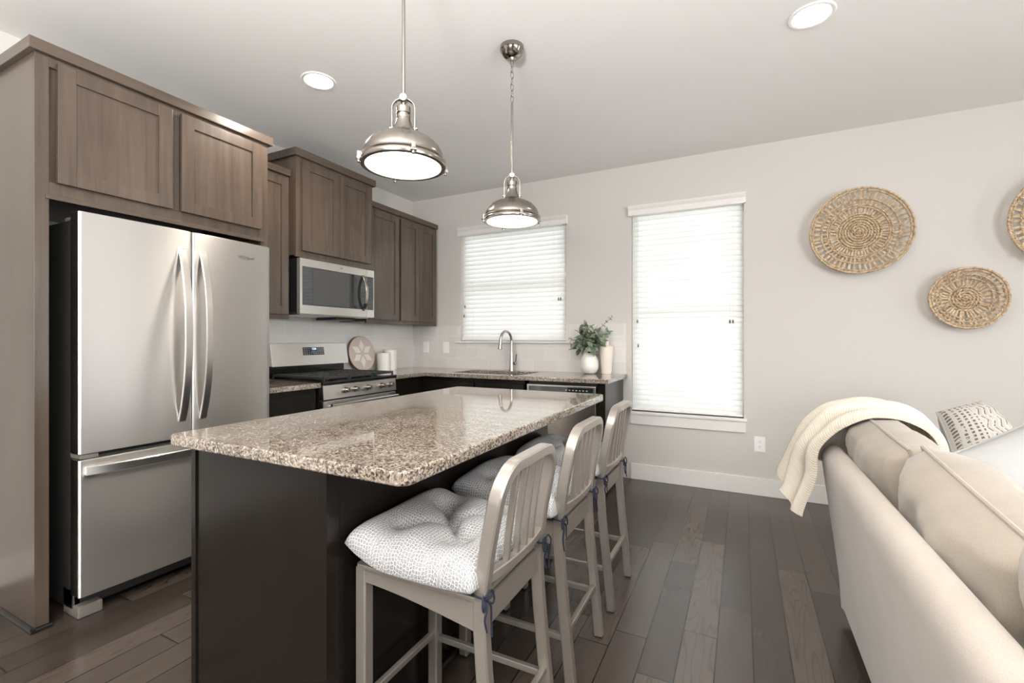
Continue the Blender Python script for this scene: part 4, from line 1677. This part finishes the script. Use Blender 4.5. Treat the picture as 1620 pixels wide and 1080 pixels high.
# ------------------------------------------------------------------ things on the counter
VZ = CT1 + 0.0005
vx, vy = 2.065, -0.135
bm = newbm()
add_lathe(bm, [(0, VZ), (0.042, VZ), (0.060, VZ + 0.012), (0.076, VZ + 0.040), (0.081, VZ + 0.075), (0.078, VZ + 0.110), (0.066, VZ + 0.145), (0.050, VZ + 0.168), (0.046, VZ + 0.182),
               (0.042, VZ + 0.182), (0.045, VZ + 0.165), (0.060, VZ + 0.14), (0.06, VZ + 0.03), (0, VZ + 0.02)], 40, (vx, vy, 0))
single('vase', bm, M['ceramic'], (vx, vy, VZ), 'rounded white vase holding the eucalyptus', 'vase', 'vases on the back counter', angle=60)
bm = newbm()
tx, ty = 2.205, -0.085
add_lathe(bm, [(0, VZ), (0.041, VZ), (0.044, VZ + 0.01), (0.050, VZ + 0.10), (0.058, VZ + 0.19), (0.061, VZ + 0.228), (0.058, VZ + 0.242), (0.048, VZ + 0.247), (0.026, VZ + 0.249), (0.022, VZ + 0.256),
               (0.022, VZ + 0.305), (0.018, VZ + 0.305), (0.017, VZ + 0.25), (0, VZ + 0.245)], 36, (tx, ty, 0))
single('vase', bm, M['cream_ceramic'], (tx, ty, VZ), 'tall cream bottle-shaped vase standing behind the round vase', 'vase', 'vases on the back counter', angle=40)

# eucalyptus
o = thing('eucalyptus_bunch', 'grey-green eucalyptus stems in the rounded white vase', 'plant', (vx, vy, VZ + 0.182))
rnd = random.Random(21)
sb, lb = newbm(), newbm()


def leaf(bm, p, d, up, L, Wd):
    d = d.normalized()
    side = d.cross(up)
    if side.length < 1e-3:
        side = Vector((1, 0, 0))
    side.normalize()
    nn = side.cross(d).normalized()
    n = 6
    rows = []
    for i in range(n + 1):
        s = i / n
        w = Wd * math.sin(PI * min(1, s * 0.96 + 0.03)) ** 0.75 / 2
        c = p + d * (L * s) - nn * (L * 0.22 * s * s)
        rows.append([bm.verts.new(c - side * w + nn * w * 0.25), bm.verts.new(c), bm.verts.new(c + side * w + nn * w * 0.25)])
    for a, b in zip(rows, rows[1:]):
        for k in range(2):
            bm.faces.new((a[k], a[k + 1], b[k + 1], b[k]))


base = Vector((vx, vy, VZ + 0.15))
stems = [(-0.165, -0.05, 0.125, 'coin'), (-0.150, -0.03, 0.060, 'coin'), (-0.11, -0.07, 0.035, 'oval'), (-0.07, -0.06, 0.17, 'oval'), (-0.03, 0.0, 0.235, 'oval'),
         (-0.08, 0.04, 0.13, 'oval'), (0.02, -0.08, 0.15, 'oval'), (0.06, -0.04, 0.20, 'oval'), (0.11, -0.05, 0.14, 'oval'), (0.12, 0.0, 0.10, 'oval'),
         (0.205, -0.02, 0.31, 'coin'), (0.15, 0.02, 0.17, 'oval'), (-0.03, -0.10, 0.06, 'oval'), (0.07, -0.09, 0.05, 'oval'), (-0.09, -0.09, 0.10, 'oval'), (0.00, -0.06, 0.21, 'oval')]
for (ex, ey, ez, kind) in stems:
    tip = base + Vector((ex, ey, 0.035 + ez))
    m1 = base + Vector((ex * 0.12, ey * 0.15, 0.035 + 0.35 * ez + 0.015))
    m2 = base + Vector((ex * 0.52, ey * 0.5, 0.035 + 0.68 * ez + 0.012))
    pth = smoothpath([base + Vector((ex * 0.05, ey * 0.05, -0.02)), m1, m2, tip], 7)
    tube(sb, pth, 0.0019, 6)
    npt = len(pth)
    for i in range(7, npt, 2 if kind == 'coin' else 3):
        p, T = pth[i], (pth[min(i + 1, npt - 1)] - pth[i - 1]).normalized()
        for q in range(2):
            ang = rnd.uniform(0, 6.28) if kind == 'oval' else (q * PI + i * 0.9)
            perp = T.orthogonal().normalized()
            perp.rotate(Matrix.Rotation(ang, 3, T))
            if kind == 'coin':
                L = rnd.uniform(0.026, 0.036) * (1.15 - 0.4 * i / npt)
                leaf(lb, p, perp + T * 0.5, T, L, L * 0.95)
            else:
                L = rnd.uniform(0.055, 0.095)
                leaf(lb, p, perp * 0.8 + T * 0.7 + Vector((0, -0.15, -0.1)), T + Vector((0, -0.3, 0.2)), L, L * rnd.uniform(0.42, 0.62))
    if kind == 'oval':
        leaf(lb, tip, tip - pth[-3], Vector((0, -0.4, 1)), 0.06, 0.03)
bmesh.ops.recalc_face_normals(lb, faces=lb.faces)
part('stems', sb, M['stem'], o)
part('leaves', lb, M['leaf'], o, angle=80)

# round board with a star inlay, leaning on the side wall behind the range
bc = Vector((0.068, -0.835, CT1 + 0.168))
tilt = math.radians(-10)
BR = 0.166
FRM = Matrix.Translation(bc) @ Matrix.Rotation(tilt, 4, 'Y') @ Matrix(((0, 0, 1, 0), (1, 0, 0, 0), (0, 1, 0, 0), (0, 0, 0, 1)))
o = thing('serving_board', 'round board with a star inlay leaning on the tile beside the range', 'serving board', bc - Vector((0, 0, 0.168)))
bm = newbm()
add_lathe(bm, [(0, -0.009), (BR - 0.003, -0.009), (BR, -0.006), (BR, 0.006), (BR - 0.003, 0.009), (0, 0.009)], 56)
bmesh.ops.transform(bm, matrix=FRM, verts=bm.verts)
part('rim', bm, M['board_rim'], o)
bm = newbm()
add_lathe(bm, [(0, 0.0088), (BR - 0.004, 0.0088), (BR - 0.006, 0.0102), (0, 0.0102)], 56)
bmesh.ops.transform(bm, matrix=FRM, verts=bm.verts)
part('face', bm, M['board_a'], o)
bm = newbm()
for k in range(6):
    a0, a1, am = k * PI / 3, (k + 1) * PI / 3, (k + 0.5) * PI / 3
    r1, r2 = 0.080, 0.140
    q = [(0.020, am), (0.078, a0 + 0.10), (0.136, am), (0.078, a1 - 0.10)]
    vs = [bm.verts.new((r * math.cos(a), r * math.sin(a), zz)) for zz in (0.0100, 0.0108) for r, a in q]
    bm.faces.new(vs[4:])
    for i in range(4):
        bm.faces.new((vs[i], vs[(i + 1) % 4], vs[4 + (i + 1) % 4], vs[4 + i]))
bmesh.ops.transform(bm, matrix=FRM, verts=bm.verts)
part('star_inlay', bm, M['board_b'], o, smooth=False)


def canister(x, y, r, h, label):
    n = 30
    bm = newbm()
    pts = []
    for i in range(n * 4):
        a = 2 * PI * i / (n * 4)
        rr = r * (1 - 0.018 * abs(math.cos(n * a / 2)) ** 4)
        pts.append((x + rr * math.cos(a), y + rr * math.sin(a)))
    add_prism(bm, pts, VZ, VZ + h - 0.012)
    add_lathe(bm, [(r - 0.004, VZ + h - 0.013), (r - 0.001, VZ + h - 0.010), (r - 0.001, VZ + h - 0.003), (r - 0.004, VZ + h), (0, VZ + h)], 48, (x, y, 0))
    single('canister', bm, M['ceramic'], (x, y, VZ), label, 'canister', 'white ribbed canisters', angle=30)


canister(0.150, -0.628, 0.062, 0.172, 'shorter white ribbed canister in front of the star-inlay board')
canister(0.105, -0.485, 0.066, 0.200, 'taller white ribbed canister nearest the wall corner')


# ------------------------------------------------------------------ sofa, cushions, throw, pillows
def pillow(corners, th, n=26, pinch=0.06, seed=1, wr=0.0, power=0.45, uvscale=1.0, droop=None):
    """plump knife-edged pillow spanning four 3-D corners (a b c d in turn)"""
    a, b, c, d = [Vector(p) for p in corners]
    nrm = ((b - a).cross(d - a) + (c - b).cross(a - b)).normalized()
    rnd = random.Random(seed)
    ph = [rnd.uniform(0, 6.28) for _ in range(8)]
    bm = newbm()
    uvl = bm.loops.layers.uv.new('UVMap')
    G = {}

    def pos(i, j, side):
        u, v = i / n, j / n
        uu, vv = 2 * u - 1, 2 * v - 1
        pu = uu * (1 - pinch * (1 - vv * vv))
        pv = vv * (1 - pinch * (1 - uu * uu))
        U, V = (pu + 1) / 2, (pv + 1) / 2
        p = a * (1 - U) * (1 - V) + b * U * (1 - V) + c * U * V + d * (1 - U) * V
        e = (max(0, 1 - abs(uu) ** 2.4) * max(0, 1 - abs(vv) ** 2.4)) ** power
        w = wr * (math.sin(7 * uu + 3 * vv + ph[0]) * 0.5 + math.sin(11 * vv - 4 * uu + ph[1]) * 0.3 + math.sin(17 * uu + 9 * vv + ph[2]) * 0.2) * e
        q = p + nrm * side * (e * th / 2 + w)
        if droop:
            q = droop(q, U, V)
        return q
    for side in (1, -1):
        for i in range(n + 1):
            for j in range(n + 1):
                ed = i in (0, n) or j in (0, n)
                kk = (i, j, 0 if ed else side)
                if kk not in G:
                    G[kk] = bm.verts.new(pos(i, j, side))
        for i in range(n):
            for j in range(n):
                ks = [(i, j), (i + 1, j), (i + 1, j + 1), (i, j + 1)]
                if side < 0:
                    ks = ks[::-1]
                f = bm.faces.new([G[(x, y, 0 if (x in (0, n) or y in (0, n)) else side)] for x, y in ks])
                for lp, (x, y) in zip(f.loops, ks):
                    lp[uvl].uv = (x / n * uvscale, y / n * uvscale)
                f.material_index = 0 if side > 0 else 1
    loop = [pos(i, 0, 1) for i in range(n)] + [pos(n, j, 1) for j in range(n)] + [pos(i, n, 1) for i in range(n, 0, -1)] + [pos(0, j, 1) for j in range(n, 0, -1)]
    return bm, loop


def pillow_thing(name, label, cat, corners, th, mat, mat_back=None, piping=0.005, pipe_mat=None, group=None, **kw):
    bm, loop = pillow(corners, th, **kw)
    loc = sum((Vector(p) for p in corners), Vector()) / 4
    o = single(name, bm, mat, loc, label, cat, group, angle=180)
    o.data.materials.append(mat_back or mat)
    if piping:
        pb = newbm()
        tube(pb, loop, piping, 7, closed=True)
        part('piping', pb, pipe_mat or mat, o)
    return o


SY0, SY1 = -3.98, -1.635      # near and far end of the sofa
o = thing('sofa', 'oatmeal fabric sofa with its back to the kitchen', 'sofa', (4.15, -2.8, 0))
bm = newbm()
prof = [(3.668, 0.045), (3.655, 0.15), (3.632, 0.32), (3.606, 0.52), (3.588, 0.665), (3.585, 0.705), (3.594, 0.735), (3.614, 0.752), (3.640, 0.757), (3.652, 0.752), (3.658, 0.735), (3.672, 0.60), (3.700, 0.45), (3.74, 0.045)]
secs = []
ends = [(0.0, 0.035), (0.012, 0.012), (0.035, 0.0)]
ylist = [(SY0, 0.03), (SY0 + 0.03, 0.0)] + [(SY0 + 0.03 + (SY1 - SY0 - 0.06) * i / 10, 0.0) for i in range(1, 10)] + [(SY1 - 0.04, 0.0), (SY1 - 0.014, 0.003), (SY1 - 0.004, 0.008), (SY1, 0.016)]
cx_, cz_ = 3.655, 0.40
rings = []
for y, ins in ylist:
    ring = []
    for (x, z) in prof:
        dx_ = x - cx_
        ring.append(bm.verts.new((x - math.copysign(min(ins, abs(dx_) * 0.5), dx_), y, z - (ins * 0.8 if z > 0.6 else 0))))
    rings.append(ring)
for r0, r1 in zip(rings, rings[1:]):
    for j in range(len(prof)):
        k2 = (j + 1) % len(prof)
        bm.faces.new((r0[j], r0[k2], r1[k2], r1[j]))
bm.faces.new(rings[0])
bm.faces.new(rings[-1][::-1])
bmesh.ops.recalc_face_normals(bm, faces=bm.faces)
part('back_frame', bm, M['sofa'], o, angle=70)
bm = newbm()
add_box(bm, (3.742, SY0 + 0.02, 0.06), (4.66, SY1 - 0.01, 0.30), 0.03, 4)
part('seat_base', bm, M['sofa'], o, angle=60)
bm = newbm()
add_box(bm, (4.16, SY1 - 0.008, 0.06), (5.02, -0.40, 0.30), 0.03, 4)
part('chaise_base', bm, M['sofa'], o, angle=60)
for (y0, y1) in ((SY0 + 0.03, -2.80), (-2.795, SY1 - 0.012)):
    bm = newbm()
    add_box(bm, (3.742, y0, 0.302), (4.68, y1, 0.465), 0.05, 5)
    part('seat_cushion', bm, M['sofa_c'], o, angle=60)
bm = newbm()
add_box(bm, (4.165, SY1 - 0.006, 0.302), (5.02, -0.41, 0.465), 0.05, 5)
part('seat_cushion', bm, M['sofa_c'], o, angle=60)
for (lx, ly) in ((3.72, SY0 + 0.08), (3.72, SY1 - 0.08), (4.60, SY0 + 0.08), (4.95, -0.48), (4.25, -0.48)):
    bm = newbm()
    add_cyl(bm, (lx, ly, 0), (lx, ly, 0.065), 0.02, 14, 0.026)
    part('leg', bm, M['shaded_wood'], o)


def bc_corners(y0, y1, xb, xt, zb, zt0, zt1):
    return [(xb, y0, zb), (xb, y1, zb), (xt, y1, zt1), (xt, y0, zt0)]


pillow_thing('back_cushion', 'plump oatmeal back cushion at the far end of the sofa, under the throw', 'cushion',
             bc_corners(-2.268, -1.650, 3.87, 3.735, 0.47, 0.875, 0.900), 0.25, M['sofa_c'], pinch=0.015, seed=3, wr=0.010, power=0.24, piping=0.006, group='sofa back cushions')
pillow_thing('back_cushion', 'slumped oatmeal back cushion in the middle of the sofa back', 'cushion',
             bc_corners(-2.935, -2.272, 3.89, 3.765, 0.47, 0.825, 0.890), 0.275, M['sofa_c'], pinch=0.015, seed=8, wr=0.018, power=0.26, piping=0.006, group='sofa back cushions')
pillow_thing('back_cushion', 'oatmeal back cushion nearest the camera on the sofa', 'cushion',
             bc_corners(-3.62, -2.965, 3.88, 3.750, 0.47, 0.88, 0.895), 0.26, M['sofa_c'], pinch=0.015, seed=5, wr=0.010, power=0.24, piping=0.006, group='sofa back cushions')


def unproj(px, py, Yv):
    """where the sight line of the photograph's point meets the plane y = Yv"""
    Fw = Vector((-math.sin(YAW), math.cos(YAW), 0))
    Rt = Vector((math.cos(YAW), math.sin(YAW), 0))
    d = Fw + Rt * ((px - 810) / F_PX) + Vector((0, 0, 1)) * ((Y0 - py) / F_PX)
    return CAM + d * ((Yv - CAM.y) / d.y)


# knitted throw over the sofa end
near = [(3.489, 0.470), (3.512, 0.545), (3.536, 0.640), (3.545, 0.730), (3.572, 0.790), (3.625, 0.858), (3.690, 0.895), (3.760, 0.912), (3.840, 0.912), (3.910, 0.872), (3.950, 0.80), (3.965, 0.70)]
far = [(3.432, 0.540), (3.442, 0.590), (3.470, 0.690), (3.500, 0.765), (3.552, 0.845), (3.625, 0.915), (3.690, 0.935), (3.765, 0.940), (3.850, 0.925), (3.925, 0.880), (3.975, 0.81), (3.99, 0.71)]
NEAR_Y, FAR_Y = -1.80, -1.545
npth = smoothpath([(x, NEAR_Y - 0.02 * (i < 3) * (3 - i) * 0.3, z) for i, (x, z) in enumerate(near)], 6)
fpth = smoothpath([(x, FAR_Y + 0.0, z) for x, z in far], 6)
bm = newbm()
uvl = bm.loops.layers.uv.new('UVMap')
nr, ncol = len(npth), 28
Lsum = [0.0]
for a, b in zip(npth, npth[1:]):
    Lsum.append(Lsum[-1] + (b - a).length)


def thr(i, j, off):
    s = j / ncol
    wrap = max(0.0, (s - 0.78) / 0.22)
    p = npth[i].lerp(fpth[i], min(1.0, s / 0.78))
    w_ = max(0.0, min(1.0, (i - 14) / 14))
    p = p + Vector((0.10 + (0.02 - 0.10) * w_, 0.015, -0.04 + (-0.25 + 0.04) * w_)) * wrap
    s = min(1.0, s / 0.78)
    i0, i1 = max(0, i - 1), min(nr - 1, i + 1)
    T = (npth[i1] - npth[i0]).normalized()
    nn = Vector((-T.z, 0, T.x)) if T.x >= 0 else Vector((-T.z, 0, T.x))
    fold = 0.009 * math.sin(s * PI * 5.0) + 0.014 * math.exp(-((s - 0.55) / 0.12) ** 2) + 0.004 * math.sin(i * 0.35 + 6 * s)
    fold -= 0.010 * (max(0, 0.12 - s) / 0.12) ** 2
    tip = 0.0
    if i < 10:
        tip = (10 - i) / 10 * (0.10 * abs(s - 0.16) ** 1.0)
    return p + nn * (fold + off) + Vector((0, 0, tip * 0.55))


V = {}
for i in range(nr):
    for j in range(ncol + 1):
        V[(i, j, 1)] = bm.verts.new(thr(i, j, 0.014))
        V[(i, j, 0)] = bm.verts.new(thr(i, j, 0.0))


def quad(ks, uvs):
    f = bm.faces.new([V[k] for k in ks])
    for lp, uv in zip(f.loops, uvs):
        lp[uvl].uv = uv


for i in range(nr - 1):
    for j in range(ncol):
        uvs = [(Lsum[i], j / ncol), (Lsum[i], (j + 1) / ncol), (Lsum[i + 1], (j + 1) / ncol), (Lsum[i + 1], j / ncol)]
        quad([(i, j, 1), (i, j + 1, 1), (i + 1, j + 1, 1), (i + 1, j, 1)], uvs)
        quad([(i + 1, j, 0), (i + 1, j + 1, 0), (i, j + 1, 0), (i, j, 0)], uvs[::-1])
    for j in (0, ncol):
        uvs = [(Lsum[i], j / ncol), (Lsum[i + 1], j / ncol), (Lsum[i + 1], j / ncol), (Lsum[i], j / ncol)]
        quad([(i, j, 0), (i + 1, j, 0), (i + 1, j, 1), (i, j, 1)], uvs)
for i in (0, nr - 1):
    for j in range(ncol):
        quad([(i, j, 0), (i, j + 1, 0), (i, j + 1, 1), (i, j, 1)], [(Lsum[i], j / ncol), (Lsum[i], (j + 1) / ncol), (Lsum[i], (j + 1) / ncol), (Lsum[i], j / ncol)])
bmesh.ops.recalc_face_normals(bm, faces=bm.faces)
single('throw_blanket', bm, M['knit'], (3.72, -1.67, 0.8), 'cream cable-knit throw draped over the far end of the sofa back', 'throw', angle=80)

# patterned pillow and pale grey pillow on the chaise
c4 = [(4.27, -0.92, 0.53), (4.66, -0.76, 0.55), unproj(1552, 634, -0.45), unproj(1482, 652, -0.55)]
pillow_thing('throw_pillow', 'cream pillow with a brown zigzag print on the far end of the sofa', 'pillow', c4, 0.23, M['tribal'], M['pillow_back'], piping=0.006, pipe_mat=M['pillow_grey'], group='scatter pillows', pinch=0.07, seed=4)
c4 = [(4.30, -1.47, 0.515), (4.76, -1.24, 0.525), unproj(1668, 648, -1.02), unproj(1506, 719, -1.34)]
pillow_thing('throw_pillow', 'plain pale grey piped pillow in front of the printed pillow', 'pillow', c4, 0.16, M['pillow_grey'], piping=0.008, group='scatter pillows', pinch=0.05, seed=6)
